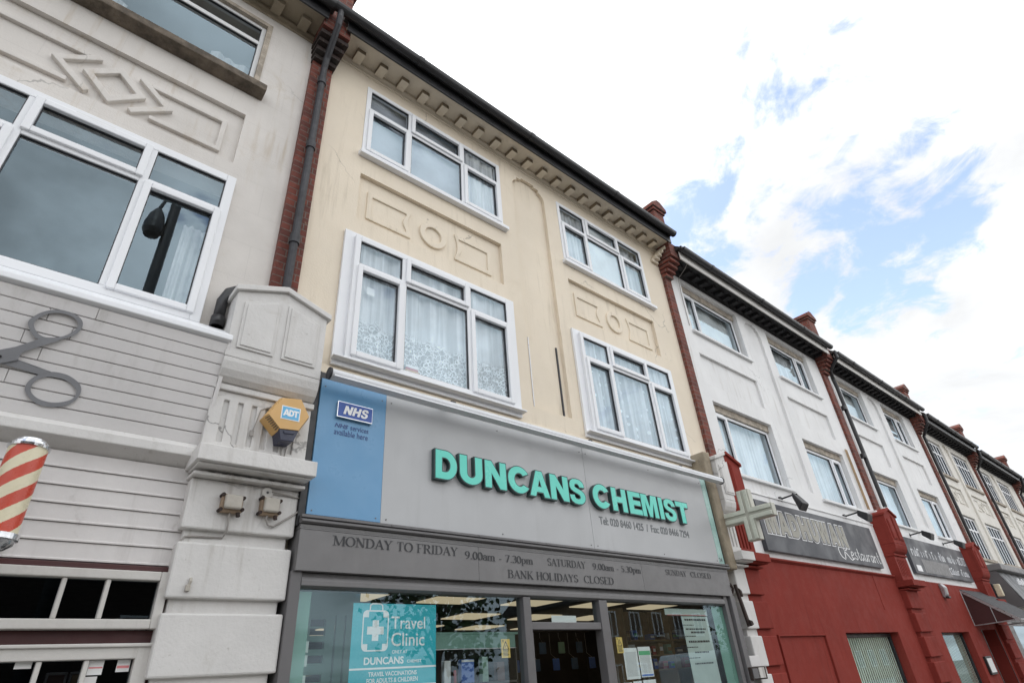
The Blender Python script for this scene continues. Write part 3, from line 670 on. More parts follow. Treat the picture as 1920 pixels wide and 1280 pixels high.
def console(b, x0, x1, s, mats, split=None, yp=-.17, zbot=0.0, yc=-.3):
    """shop-front pilaster with rusticated blocks and a gabled console; s shifts it in height; split gives two paint colours"""
    X = [(x0, x1, mats[0])] if split is None else [(x0, split, mats[0]), (split, x1, mats[1])]
    cm = (x0+x1)/2; w = x1-x0
    pk = lambda x: s+4.35+.12*(1-abs(x-cm)/(w/2))
    p = MB(); c = MB()
    for k, (a, e, mt) in enumerate(X):
        c.mi = p.mi = k
        ea = .025 if a == x0 else 0; ee = .025 if e == x1 else 0
        mid = [(cm, pk(cm))] if a < cm < e else []
        gab = [(a, pk(a))]+mid+[(e, pk(e))]
        c.prism([(e, s+3.79), (a, s+3.79)]+gab, yc, .0)
        up_ = [(a-ea, pk(a)-.01*(ea > 0))]+mid+[(e+ee, pk(e)-.01*(ee > 0))]
        c.prism([(q[0], q[1]+.001) for q in up_]+[(q[0], q[1]+.05) for q in up_[::-1]], yc-.03, .0)
        cv = [(yc+.001, s+3.789)]+[(yc+.11-.11*math.cos(R(t))*1.0, s+3.61+.175*(1-math.sin(R(t)))) for t in (10, 30, 50, 70, 90)]+[(.0, s+3.61), (.0, s+3.789)]
        c.prismx(cv, a, e)
        c.box(a-ea*.4, e+ee*.4, yc+.075, .0, s+3.565, s+3.609)
        yn = yc+.1
        fl = []
        q = x0+.085
        while q < x1-.08: fl.append((q, q+.036, s+3.19, s+3.50)); q += (w-.17)/5.6
        c.wall(a, e, s+3.11, s+3.564, [(max(h[0], a), min(h[1], e), h[2], h[3]) for h in fl if h[1] > a and h[0] < e], yn, yn+.02, back=False)
        c.box(a+.001, e-.001, yn+.02, .0, s+3.111, s+3.563)
        c.box(a-ea*1.4, e+ee*1.4, yc-.06, .0, s+3.0, s+3.109)
        c.box(a-ea*.6, e+ee*.6, yc-.02, .0, s+2.984, s+2.999)
        c.box(a-ea*.5, e+ee*.5, yp-.07, .0, s+2.94, s+2.964)
        # pilaster blocks and necks
        p.box(a+.03*(a == x0), e-.03*(e == x1), yp+.045, .05, zbot, s+2.983)
        for z0, z1 in ((2.62, 2.939), (2.22, 2.54), (1.81, 2.14), (1.4, 1.73), (.99, 1.32), (.3, .91)):
            p.box(a, e, yp, .04, s+z0, s+z1)
        for i in range(8):
            t = x0+.04+i*(w-.08)/8
            if a <= t and t+.045 <= e: c.box(t, t+.045, yp-.03, -.05, s+2.9645, s+2.983)
    o1 = obj('pilaster', p, mats, b, bevel=.012)
    o2 = obj('console', c, mats, o1, bevel=.006)
    pn = MB()
    for k, (a, e) in enumerate(((x0+.06, cm-.03), (cm+.03, x1-.06))):
        pn.mi = 0 if split is None or (a+e)/2 < split else len(mats)-1
        zt0, zt1 = pk(a)-.1, pk(e)-.1
        q = [(a, s+3.87), (e, s+3.87), (e, zt1), (a, zt0)]
        pn.prism(q, yc-.012, yc-.0005); q2 = [(a+.022, s+3.892), (e-.022, s+3.892), (e-.022, zt1-.02), (a+.022, zt0-.02)]
        pn.prism(q2, yc-.02, yc-.0121)
    obj('raised_panel', pn, mats, o1, bevel=.004)
    return o1
def ticket(m, x0, x1, z0, z1, flip, y0=.026, y1=.0505, w=.055):
    """plaster frame with one hollowed end: a raised band round a sunk field"""
    def loop(g):
        a, e, b, t = x0+g, x1-g, z0+g, z1-g; d = .04
        P = [(a, b), (e, b), (e, b+.03)]+[(e-d*math.sin(math.pi*q/10), b+.03+(t-b-.06)*q/10) for q in range(1, 10)]+[(e, t-.03), (e, t), (a, t)]
        return [(x0+x1-x, z) for x, z in P] if flip else P
    outline_mb([loop(-w/2), loop(w/2)], y1, y1-y0, 0, m)
def ringm(m, cx, cz, ro, ri, y0=.022, y1=.0505, n=28):
    m.ring([(cx+(ro+ri)/2*math.cos(2*math.pi*i/n), cz+(ro+ri)/2*math.sin(2*math.pi*i/n)) for i in range(n)], ro-ri, y0, y1)
def downpipe(b, x, pts, r=.036, mat='pipe_grey', clips=()):
    m = MB().tube(pts, r, 12)
    for z, y in clips: m.tube([(x, y, z-.05), (x, y, z+.05)], r*1.3, 12)
    return obj('downpipe', m, mat, b, smooth=False)

# ------------------------------------------------------------------ 1: the barber's building at the left
H0 = thing('terraced_building', 'off-white rendered building over the barber shop, at the left end of the terrace', 'building', (-2, 0, 0))
houseshell(H0, -5.16, 1.10, 2.42, [(-4.69, -2.59, 6.96, 8.05), (-1.47, .60, 6.96, 8.05), (-4.7, -2.5, 4.12, 5.66), (-1.47, .62, 4.12, 5.66)],
           [(-4.6, -2.62, 5.88, 6.55), (-1.40, .60, 5.88, 6.55)], 'old_stone_render', 8.36, niche=(-2.37, -1.73, 4.3, 8.08))
for dx in (0, -3.2):
    c = -.39+dx
    for sg in (1, -1):
        mo = MB()
        mo.ring([(c-sg*x, z) for x, z in ((.15, 6.38), (.40, 6.17), (.15, 5.955))], .05, .012, .0505, closed=False)
        mo.ring([(c-sg*x, z) for x, z in ((.23, 6.355), (.84, 6.355), (.84, 5.985), (.29, 5.985))], .045, .016, .0506, closed=False)
        obj('plaster_motif', mo, 'old_stone_render', H0, bevel=.006)
    mo = MB().ring([(c-.19, 6.165), (c, 6.345), (c+.19, 6.165), (c, 5.975)], .055, .010, .0505)
    obj('plaster_motif', mo, 'old_stone_render', H0, bevel=.006)
w = window(H0, -1.47, .585, 6.99, 8.03, .03, [], 7.735, set(), 'upvc_old', .045, [('net_plain', .18, .56, 7.0, 7.7, 3), ('net_plain', -1.4, -.6, 7.0, 7.7, 5)], cseed=3, cy=.35)
obj('sill', MB().prismx([(-.13, 6.955), (-.13, 6.87), (-.03, 6.845), (.06, 6.845), (.06, 6.985), (-.02, 6.985)], -1.6, .70), 'brown_timber', w, bevel=.008)
obj('reveal', MB().wall(-1.51, .635, 6.985, 8.08, [(-1.468, .583, 6.0, 8.028)], -.012, .05), 'timber_head', w)
window(H0, -4.69, -2.6, 6.99, 8.03, .03, [], 7.735, set(), 'upvc_old', .045, [('net_plain', -4.6, -2.7, 7.0, 7.7, 9)])
window(H0, -1.47, .655, 4.13, 5.665, -.055, [-.77, .02], 5.245, W3, 'upvc', .075, [('net_plain', .40, .62, 4.2, 5.2, 4)], vents=[(-.52, -.26, 5.605)], cseed=5, cy=.3)
window(H0, -4.75, -2.6, 4.13, 5.665, -.055, [-4.05, -3.26], 5.245, W3, 'upvc', .075)
obj('window_ledge', MB().prismx([(-.33, 3.94), (-.33, 3.90), (-.28, 3.885), (.0, 4.0), (.0, 4.128), (-.06, 4.125)], -5.1, .845), 'upvc', H0, bevel=.006)
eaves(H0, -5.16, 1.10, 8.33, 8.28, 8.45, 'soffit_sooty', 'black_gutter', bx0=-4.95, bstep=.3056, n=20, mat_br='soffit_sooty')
# sloping boarded fascia: eleven boards, the foot set back
bd = MB(); nb = 9
ftop, fbot = (-.30, 3.885), (-.12, 3.17)
rnd = random.Random(4)
for i in range(nb):
    t0, t1 = i/nb, (i+1)/nb
    ya, za = ftop[0]+(fbot[0]-ftop[0])*t0, ftop[1]+(fbot[1]-ftop[1])*t0
    yb, zb = ftop[0]+(fbot[0]-ftop[0])*t1, ftop[1]+(fbot[1]-ftop[1])*t1
    xj = [-5.1, -3.0+rnd.uniform(-.6, .6), (.06 if i % 2 == 0 else -.12)+rnd.uniform(-.02, .02)-.05*i, .825]
    for a, e in zip(xj, xj[1:]):
        bd.prismx([(ya, za-.0045), (yb, zb+.0025), (yb+.02, zb+.0025), (ya+.02, za-.0045)], a+.0015, e-.0015)
bd.prismx([(ftop[0]+.02, ftop[1]), (fbot[0]+.02, fbot[1]), (0, fbot[1]), (0, ftop[1])], -5.1, .82)
fas = obj('boarded_fascia', bd, 'cladding_grey', H0, bevel=.0025)
obj('edge_trim', MB().prismx([(ftop[0]-.012, ftop[1]), (fbot[0]-.012, fbot[1]-.02), (0, fbot[1]-.02), (0, ftop[1])], .826, .852), 'cladding_grey', fas, bevel=.003)
obj('base_moulding', MB().prismx([(-.135, 3.168), (-.165, 3.13), (-.165, 3.075), (-.06, 3.02), (0, 3.02), (0, 3.168)], -5.1, .83), 'pilaster_white', fas, bevel=.006)
lb = MB()
for i in range(6):
    z1 = 3.015-i*.102; z0 = z1-.0985
    lb.prismx([(-.075, z1), (-.075, z0+.014), (-.085, z0+.010), (-.085, z0), (-.05, z0), (-.05, z1)], -5.1, .86)
lb.box(-5.1, .86, -.05, .0, 2.40, 3.015)
obj('lap_boarding', lb, 'cladding_dirty', H0, bevel=.002)
sf = MB().frame(-1.2, .835, 2.06, 2.365, .05, -.13, -.05)
for xc in (-.88, -.58, -.28, .02, .325, .53): sf.box(xc-.012, xc+.012, -.12, -.06, 2.11, 2.315)
fl_ = obj('fanlight', sf, 'grimy_white', H0, bevel=.006)
obj('pane', MB().face([(-1.15, -.08, 2.11), (.785, -.08, 2.11), (.785, -.08, 2.315), (-1.15, -.08, 2.315)]), 'glass_dark', fl_)
lt = MB().box(-5.1, .87, -.10, .0, 2.368, 2.399); lt.box(-5.1, .87, -.07, .0, 1.985, 2.058); lt.box(.836, .87, -.08, .2, 0, 2.367)
obj('lintel', lt, 'maroon_paint', H0, bevel=.004)
df = MB().box(-1.2, .76, -.11, -.03, 1.915, 1.983); df.box(.755, .83, -.111, -.031, 0, 1.982); df.box(-1.2, -1.1, -.11, -.03, 0, 1.914)
df.box(-1.1, .755, -.105, -.03, 0, .7); df.box(-1.2, .825, -.125, -.1, 1.972, 1.99)
for xc in (-.88, -.58, -.28, .02, .33, .535): df.box(xc-.012, xc+.012, -.10, -.04, .7, 1.914)
dr = obj('shop_window', df, 'grimy_white', H0, bevel=.005)
obj('pane', MB().face([(-1.1, -.06, .7), (.755, -.06, .7), (.755, -.06, 1.915), (-1.1, -.06, 1.915)]), 'glass_dark', dr)
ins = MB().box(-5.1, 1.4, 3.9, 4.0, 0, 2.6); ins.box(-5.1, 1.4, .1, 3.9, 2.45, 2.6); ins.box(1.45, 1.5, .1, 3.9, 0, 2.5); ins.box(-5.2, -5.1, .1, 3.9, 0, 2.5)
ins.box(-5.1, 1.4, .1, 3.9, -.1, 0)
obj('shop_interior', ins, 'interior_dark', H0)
obj('side_wall', MB().box(-5.16, -1.2, -.1, 0, 0, 2.36), 'grimy_white', H0)
console(H0, .82, 1.53, 0, ['pilaster_white'])
cp = MB().tube([(1.0, -.09, 4.5), (.86, -.09, 4.5), (.80, -.09, 4.45), (.765, -.09, 4.35), (.765, -.09, 4.12)], .042, 12)
cp.tube([(.765, -.09, 4.2), (.765, -.09, 4.12)], .052, 12)
obj('drain_pipe', cp, 'black_gutter', H0, smooth=True)

# ------------------------------------------------------------------ 2: the chemist's building
H1 = thing('terraced_building', 'cream rendered building with white windows over the chemist shop', 'building', (4.4, 0, 0))
R1, R2 = (1.82, 3.82, 5.90, 6.56), (5.06, 7.04, 5.90, 6.56)
houseshell(H1, 1.33, 7.67, 2.42, [(1.84, 3.86, 6.92, 8.04), (5.06, 7.10, 6.92, 8.04), (1.80, 3.80, 4.22, 5.62), (5.04, 7.05, 4.22, 5.62)], [R1, R2], 'cream_render', 8.42, niche=(4.12, 4.76, 4.32, 8.10))
for dx in (0, 3.24):
    for k in range(3):
        mo = MB()
        if k == 0: ticket(mo, 1.97+dx, 2.46+dx, 6.015, 6.35, False, .032, .0505, .06)
        if k == 1: ringm(mo, 2.79+dx, 6.185, .182, .112, .024)
        if k == 2: ticket(mo, 3.13+dx, 3.63+dx, 6.015, 6.35, True, .032, .0505, .06)
        obj('plaster_motif', mo, 'cream_render', H1, bevel=.007)
obj('flashing_strip', MB().box(4.185, 4.20, .044, .0505, 4.36, 5.29), 'aluminium', H1); obj('flashing_strip', MB().box(4.66, 4.682, .035, .0505, 4.34, 5.29), 'pipe_grey', H1)
for x0, dark in ((1.80, 0), (5.03, 1)):
    window(H1, x0, x0+2.08, 6.89, 8.055, -.012, [x0+.61, x0+1.425], 7.66, W3, 'upvc', .06,
           [('net_plain', x0+1.52, x0+2.03, 6.92, 8.03, 5), ('reflection_backing', x0+.04, x0+2.04, 6.92, 8.03, 3)] if not dark else [('blind_white', x0+.64, x0+1.4, 6.92, 8.03, 1), ('net_plain', x0+.04, x0+.64, 6.92, 8.03, 5), ('net_plain', x0+1.4, x0+2.04, 6.92, 8.03, 5)],  # left window: the full-width grey sheet stands in for reflected sky, no blind hangs there
           sill=(x0-.03, x0+2.13, -.07), vents=[(x0+.80, x0+1.16, 8.0)], cseed=11+dark, cy=.06)
for x0, cm_ in ((1.71, 'net_lace'), (4.95, 'net_dots')):
    tr = MB().wall(x0, x0+2.21, 4.12, 5.665, [(x0+.105, x0+2.105, 4.2, 5.61)], -.035, -.001)
    w = window(H1, x0+.10, x0+2.11, 4.185, 5.615, -.075, [x0+.665, x0+1.495], 5.25, W3, 'upvc', .06,
           [(cm_, x0+.12, x0+2.09, 4.2, 5.61, 10)], cseed=21, cy=.085, trim=tr)
    obj('sill', MB().prismx([(-.105, 4.185), (-.105, 4.17), (-.0355, 4.163), (-.0355, 4.185)], x0-.01, x0+2.22), 'upvc', w, bevel=.003)
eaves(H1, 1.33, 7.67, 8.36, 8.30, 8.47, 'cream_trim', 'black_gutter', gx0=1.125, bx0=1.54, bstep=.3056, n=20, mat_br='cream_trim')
sk = MB()                                                  # cream plaster return beside the right-hand pier
for i in range(5): sk.box(7.42+.05*i, 7.60, -.05-.05*i, .0, 8.0+.06*i-.02, 8.0+.06*i+.05)
obj('eaves_corbel', sk, 'cream_trim', H1, bevel=.008)
party(H1, 1.10, 1.33, 4.3, 7.86, 9.6, 'brick_red')
obj('plaster_return', MB().prism([(7.115, 2.72), (7.285, 2.72), (7.285, 4.05), (7.30, 4.3), (7.13, 4.28), (7.10, 3.9)], -.245, -.001), 'crumbling_plaster', H1, bevel=.02)
ledge = MB().prismx([(-.02, 4.10), (-.05, 4.02), (-.05, 3.97), (-.03, 3.93), (-.06, 3.90), (0, 3.88), (0, 4.10)], 1.56, 7.28)
obj('ledge', ledge, 'cream_trim', H1, bevel=.006)
downpipe(H1, 1.215, [(1.215, -.115, 4.3), (1.215, -.115, 7.72), (1.213, -.16, 7.86), (1.205, -.40, 8.20), (1.20, -.43, 8.30), (1.20, -.43, 8.50)], .036, 'pipe_grey', [(5.2, -.115), (6.45, -.115), (7.5, -.115)])
# shop front: posts, transom, shutter housing, glass, door opening
pf = MB()
pf.box(1.535, 1.612, -.19, .02, 0, 2.405); pf.box(3.60, 3.685, -.19, -.09, 0, 2.30); pf.box(4.585, 4.70, -.19, -.09, 0, 2.30)
pf.box(3.685, 4.585, -.18, -.10, 2.045, 2.105); pf.box(6.86, 6.93, -.19, .02, 0, 2.405); pf.box(6.965, 7.06, -.22, .02, 0, 2.405)
pf.box(6.93, 6.965, -.12, .02, 0, 2.405); pf.box(1.612, 3.60, -.18, -.09, .0, .55); pf.box(4.70, 6.86, -.18, -.09, 0, .55)
pf.box(3.70, 3.755, -.12, -.03, 0, 2.044)
sfm = obj('shop_front', pf, 'frame_grey', H1, bevel=.005)
hs = MB().prismx([(-.165, 2.398), (-.165, 2.372), (-.185, 2.37), (-.195, 2.345), (-.195, 2.315), (-.16, 2.30), (-.05, 2.30), (-.05, 2.398)], 1.612, 6.86)
obj('shutter_housing', hs, 'hours_grey', sfm, bevel=.003)
gp = MB()
for a, e, c0, c1 in ((1.612, 3.60, .55, 2.30), (4.70, 6.86, .55, 2.30), (3.685, 4.585, 2.105, 2.30)):
    gp.face([(a, -.14, c0), (e, -.14, c0), (e, -.14, c1), (a, -.14, c1)])
obj('pane', gp, 'glass_shop', sfm)
obj('frosted_strip', MB().box(1.613, 1.715, -.136, -.133, .55, 2.285).box(6.62, 6.86, -.136, -.133, .55, 2.29), 'frosted_green', sfm)
fb = MB()
for z1 in (1.985, 1.905, 1.79, 1.66): fb.box(1.64, 1.735, -.131, -.129, z1-.065, z1)
obj('frosted_block', fb, 'frosted_white', sfm)
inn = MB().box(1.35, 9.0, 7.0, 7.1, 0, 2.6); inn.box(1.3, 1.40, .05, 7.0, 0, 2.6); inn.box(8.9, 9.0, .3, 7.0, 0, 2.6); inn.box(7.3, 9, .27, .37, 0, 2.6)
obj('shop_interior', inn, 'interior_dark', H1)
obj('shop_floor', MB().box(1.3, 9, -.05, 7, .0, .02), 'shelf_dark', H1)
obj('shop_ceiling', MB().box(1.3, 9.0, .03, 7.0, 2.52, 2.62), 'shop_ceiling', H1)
for r_, yy in enumerate((1.17, 2.57, 3.95, 5.35)):
    for q in range(-2, 6):
        xx = 2.52+1.225*q+(.06 if r_ else 0)
        if 1.5 < xx < 8.2: obj('ceiling_light', MB().box(xx, xx+.6, yy, yy+.6, 2.506, 2.519), 'ceiling_glow', H1)

# ------------------------------------------------------------------ 3 and 4: the white buildings over the red shop fronts
def redhouse(nm, label, x0, x1, wx, dz, split, pier, loc, big_first, win_red, sh_wall, tops):
    b = thing('terraced_building', label, 'building', loc)
    (a0, a1), (b0, b1) = wx
    up0, up1, lo0, lo1 = 6.84+dz, 7.93+dz, 4.24+dz, 5.46+dz
    houseshell(b, x0, x1, 2.98+dz*.2, [(a0, a1, up0, up1), (b0, b1, up0, up1), (a0, a1, lo0, lo1), (b0, b1, lo0, lo1)],
               [(a0, a1, 5.78+dz, 6.38+dz), (b0, b1, 5.78+dz, 6.38+dz)], 'white_render', 8.22+dz, niche=((a1+b0)/2-.36, (a1+b0)/2+.28, 4.3, 7.92+dz))
    for k, (a, e) in enumerate(((a0, a1), (b0, b1))):
        for q, (c0, c1) in enumerate(((up0, up1), (lo0, lo1))):
            m = a+.5 if k == 0 else e-.52
            cur = [('blind_white', a+.03, e-.03, c0, c1-.1, 2)] if q == 0 and k == 0 else [('net_plain', a+.03, e-.03, c0, c1-.1, 5)]
            w = window(b, a+.03, e-.03, c0+.02, c1-.13, .10, [m], None, {(0 if k == 0 else 1, 0)}, 'upvc', .05, cur, cseed=int(31+k+q+x0), cy=.14,
                       vents=[(m-.42, m-.1, c1-.155)] if k == 0 else [(m+.1, m+.42, c1-.155)])
            obj('window_head', MB().box(a, e, .07, .2, c1-.128, c1-.001), 'timber_head', w, bevel=.004)
            obj('sill', MB().prismx([(-.055, c0-.005), (-.055, c0-.05), (.12, c0-.05), (.12, c0+.019)], a-.04, e+.05), 'upvc_old', w, bevel=.005)
    eaves(b, x0, x1, 8.13+dz, 8.03+dz, 8.20+dz, 'black_soffit', 'white_fascia', brackets=True, mat_br='black_soffit', n=22)
    obj('eaves_board', MB().box(x0, x1, -.425, -.36, 8.205+dz, 8.3+dz), 'black_gutter', b)
    party(b, pier[0], pier[1], 4.2, 7.72+dz, 9.5+dz*1.2, 'brick_red', soot=False)
    # ground floor
    gm = MB().wall(x0-.1, x1+.1, 0, 2.978+dz*.2, win_red, -.06, .2)
    gf = obj('shop_wall', gm, 'red_paint', b, bevel=.004)
    return b, gf
H2, gf2 = redhouse('x', 'white building with red painted shop front over the restaurant sign, right beside the chemist', 7.86, 14.05, ((8.29, 10.25), (11.50, 13.40)), 0, 7.56, (7.67, 7.86), (11, 0, 0), True,
    [(10.38, 12.62, .5, 2.0)], None, None)
H3, gf3 = redhouse('x', 'white building with red painted shop front and door canopy, second from the chemist', 14.35, 20.6, ((14.88, 16.62), (18.02, 19.75)), -.08, None, (14.05, 14.33), (17.5, 0, 0), False,
    [(15.0, 16.9, .5, 1.985), (17.95, 19.15, 0, 2.03)], None, None)
for b, gf, (a, e) in ((H2, gf2, (10.38, 12.62)), (H3, gf3, (15.0, 16.9))):
    fm = MB().frame(a, e, .5, 1.99, .05, .08, .14)
    sw = obj('shop_window', fm, 'black_paint', b, bevel=.004)
    obj('pane', MB().face([(a, .10, .5), (e, .10, .5), (e, .10, 1.99), (a, .10, 1.99)]), 'glass_shop', sw)
    bl = MB()
    for i in range(int((e-a-.1)/.088)):
        x = a+.06+i*.088; bl.poly([(x, .112, .55), (x+.0875, .124, .55), (x+.0875, .124, 1.96), (x, .112, 1.96)], [(0, 1, 2, 3)])
    obj('vertical_blind', bl, 'blind_green', sw)
    rm = MB().box(a-.3, e+.3, 1.4, 1.5, 0, 2.6); rm.box(a-.3, e+.3, .21, 1.4, 2.3, 2.4); rm.box(a-.4, a-.3, .21, 1.5, 0, 2.4); rm.box(e+.3, e+.4, .21, 1.5, 0, 2.4); rm.box(a-.3, e+.3, .21, 1.4, .3, .4)
    obj('shop_interior', rm, 'interior_wall', b)
pa = MB().wall(8.02, 14.0, 1.98, 2.976, [(8.17, 14.0, 1.0, 2.9755)], -.062, -.0605)
rp = MB().frame(8.17, 9.6, .9, 1.985, .02, -.09, -.0605)
rp.prismx([(-.10, 2.985), (-.10, 2.96), (-.0605, 2.93), (-.0605, 2.985)], 7.9, 13.45)
rp.box(12.36, 12.40, -.068, -.0605, 2.36, 2.93)
obj('moulding', rp, 'red_paint', H2, bevel=.004)
obj('fascia_board', MB().box(8.03, 13.62, -.03, -.001, 2.99, 3.98).box(8.03, 13.62, -.045, -.0305, 3.955, 3.98), 'white_render', H2, bevel=.004)
obj('fascia_board', MB().box(14.2, 19.45, -.03, -.001, 2.97, 4.0), 'white_render', H3, bevel=.004)
obj('corner_post', MB().box(13.62, 13.74, -.16, .0, 2.9, 4.25), 'white_render', H2, bevel=.006)
pieces('heating_pipe', [MB().tube([(x, -.03, 4.3), (x, -.03, 5.62)], .013, 8) for x in (13.62, 13.70)], 'box_tan', H2)

obj('hanging_cable', MB().tube([(8.12, -.37, 8.12), (8.13, -.25, 8.0), (8.16, -.05, 7.9), (8.2, -.012, 7.6), (8.19, -.012, 6.9)], .006, 6), 'cable_grey', H2)
console(H2, 7.30, 7.96, -.17, ['pilaster_white', 'red_paint'], split=7.58)
console(H3, 13.5, 14.16, -.23, ['red_paint'])
downpipe(H3, 14.45, [(14.30, -.42, 8.15), (14.30, -.42, 8.0), (14.33, -.15, 7.75), (14.52, -.09, 7.6), (14.56, -.09, 7.4), (14.56, -.09, 4.45)], .045, 'black_gutter', [(6.8, -.09), (5.6, -.09)])
# restaurant door recess of building 4
dd = MB().box(17.95, 19.15, .85, .95, 0, 2.1)
obj('door', dd, 'maroon_paint', H3)
for a, e in ((17.90, 17.949), (19.151, 19.2)): obj('door_reveal', MB().box(a, e, -.07, .8, 0, 2.03), 'maroon_paint', H3)

# ------------------------------------------------------------------ 5 to 8: the cream buildings further along
def farhouse(label, x0, x1, wx, zt, mat, pier, col=0, shop=True, tz=None):
    b = thing('terraced_building', label, 'building', ((x0+x1)/2, 0, 0))
    (a0, a1), (b0, b1) = wx
    up0, up1, lo0, lo1 = zt-1.52, zt-.32, zt-4.02, zt-2.74
    houseshell(b, x0, x1, 2.3, [(a0, a1, up0, up1), (b0, b1, up0, up1), (a0, a1, lo0, lo1), (b0, b1, lo0, lo1)], [(a0, a1, zt-2.4, zt-1.83), (b0, b1, zt-2.4, zt-1.83)], mat, zt+.05,
               niche=((a1+b0)/2-.3, (a1+b0)/2+.3, zt-4.1, zt-.2))
    for a, e in wx:
        c = (a+e)/2; h = zt-2.11
        for k in range(3):
            mo = MB()
            if k == 0: ringm(mo, c, h, .17, .11, n=14)
            if k == 1: ticket(mo, a+.15, c-.3, h-.17, h+.17, False)
            if k == 2: ticket(mo, c+.3, e-.15, h-.17, h+.17, True)
            obj('plaster_motif', mo, mat, b)
        for z in (up0, lo0):
            zz = (up1 if z == up0 else lo1); n = 5
            cols = [a+.06+(e-a-.12)*i/n for i in range(1, n)]
            w = window(b, a+.02, e-.02, z+.02, zz-.03, .05, cols, z+(zz-z)*.68, set(), 'upvc', .05, [('net_plain', a+.1, e-.1, z, zz, 6)], cseed=int(a*3+z), cy=.3)
            obj('sill', MB().box(a-.06, e+.06, -.06, .1, z-.06, z+.018), 'timber_head', w, bevel=.006)
    eaves(b, x0, x1, zt, zt-.05, zt+.14, 'black_soffit', 'black_gutter', n=18)
    party(b, pier[0], pier[1], 3.7, zt-.4, zt+1.25, 'brick_red', soot=False)
    downpipe(b, pier[0]-.05, [(pier[0]+.05, -.42, zt+.1), (pier[0]+.05, -.4, zt-.15), (pier[1]+.08, -.1, zt-.45), (pier[1]+.08, -.09, 3.8)], .045, 'black_gutter')
    g_ = MB().wall(x0-.2, x1, 0, 2.298, [(x0+.5, x1-.4, .5, 2.2)], -.02, .2)
    obj('shop_wall', g_, 'frame_grey', b)
    sw = obj('shop_window', MB().frame(x0+.5, x1-.4, .5, 2.2, .08, .03, .1), 'frame_grey', b)
    obj('pane', MB().face([(x0+.5, .06, .5), (x1-.4, .06, .5), (x1-.4, .06, 2.2), (x0+.5, .06, 2.2)]), 'glass_dark', sw)
    return b
H4 = farhouse('cream building above the grey draped shop awning, with upright glazing bars', 20.85, 26.4, ((21.2, 22.95), (24.05, 26.0)), 7.87, 'warm_render', (20.6, 20.85))
H5 = farhouse('pale cream building beyond the grey draped awning, fifth from the right of the chemist', 26.65, 33.0, ((26.98, 28.87), (29.93, 31.88)), 7.78, 'warm_render', (26.4, 26.65))
H6 = farhouse('second furthest building of the terrace, cut by the right edge of the photo', 33.25, 39.4, ((33.7, 35.6), (36.6, 38.5)), 7.75, 'warm_render', (33.0, 33.25))
H7 = farhouse('furthest building at the far right end of the terrace', 39.65, 45.8, ((40.1, 42.0), (43.0, 44.9)), 7.72, 'warm_render', (39.4, 39.65))
H5['label'] = 'pale cream building next after the one with the grey draped awning'
console(H4, 19.42, 20.1, -.42, ['red_paint'])
# ------------------------------------------------------------------ chemist signs
sg = thing('shop_sign', 'long grey chemist fascia sign with raised teal letters and a blue end panel', 'sign', (4.3, -.2, 2.77))
pm = MB().box(2.172, 4.618, -.2, -.06, 2.775, 3.865); pm.box(4.621, 6.943, -.2, -.06, 2.775, 3.865)
obj('panel', pm, 'sign_grey', sg, bevel=.002)
obj('blue_panel', MB().box(1.585, 2.170, -.2025, -.06, 2.782, 3.866), 'sign_blue', sg, bevel=.002)
obj('blue_edge', MB().box(1.585, 2.170, -.2015, -.07, 2.762, 2.781), 'sign_blue_dark', sg)
obj('end_panel', MB().box(6.945, 7.06, -.201, -.06, 2.775, 3.866), 'pale_teal', sg)
fr = MB().box(1.53, 1.583, -.19, .0, 2.70, 3.93); fr.box(7.061, 7.10, -.19, -.0, 2.72, 3.9); fr.box(1.584, 7.06, -.185, -.05, 3.867, 3.93)
fr.box(7.0, 7.06, -.058, -.03, 2.775, 3.866)
obj('frame', fr, 'black_paint', sg, bevel=.003)
rl = MB().prismx([(-.235, 2.772), (-.235, 2.752), (-.215, 2.748), (-.215, 2.742), (-.245, 2.738), (-.245, 2.722), (-.225, 2.712), (-.05, 2.712), (-.05, 2.7745)], 1.545, 7.09)
for x in (2.25, 3.1, 3.9, 4.75, 5.6, 6.4): rl.box(x, x+.012, -.2385, -.235, 2.757, 2.767)
obj('rail', rl, 'frame_grey', sg, bevel=.002)
LT = [('D', 2.645, 2.871), ('U', 2.902, 3.156), ('N', 3.187, 3.440), ('C', 3.466, 3.729), ('A', 3.735, 4.003), ('N', 4.018, 4.275), ('S', 4.285, 4.53),
      ('C', 4.648, 4.915), ('H', 4.957, 5.205), ('E', 5.243, 5.47), ('M', 5.478, 5.775), ('I', 5.808, 5.885), ('S', 5.90, 6.15), ('T', 6.16, 6.415)]
for ch, a, e in LT:
    lw = .03 if ch != 'I' else .02
    back = heavy_mb(ch, a, e, 3.197, 3.453, -.2, .048, .0085)
    t = obj('letter', back, 'letter_side', sg)
    obj('letter_face', heavy_mb(ch, a, e, 3.197, 3.453, -.2485, .002, -.001), 'teal_face', t)
tl = text_mb('Tel: 020 8460 1425  /  Fax: 020 8466 7294', 4.75, 6.39, 3.038, 3.122, -.2, .003, .014)
obj('telephone_lettering', tl, 'text_grey', sg)
obj('door_number', text_mb('24', 6.95, 7.02, 2.80, 2.85, -.201, .003, .01), 'text_grey', sg)
pl = MB().box(1.725, 2.035, -.232, -.2026, 3.552, 3.69)
pb = obj('badge', pl, 'chrome', sg, bevel=.003)
obj('badge_face', MB().box(1.732, 2.029, -.2345, -.2322, 3.562, 3.683), 'plate_blue', pb)
obj('badge_lettering', heavy_mb('N', 1.775, 1.842, 3.585, 3.658, -.2346, .003, 0, .25, heavy_mb('H', 1.85, 1.915, 3.585, 3.658, -.2346, .003, 0, .25, heavy_mb('S', 1.922, 1.985, 3.583, 3.66, -.2346, .003, 0, .2))), 'white_vinyl', pb)
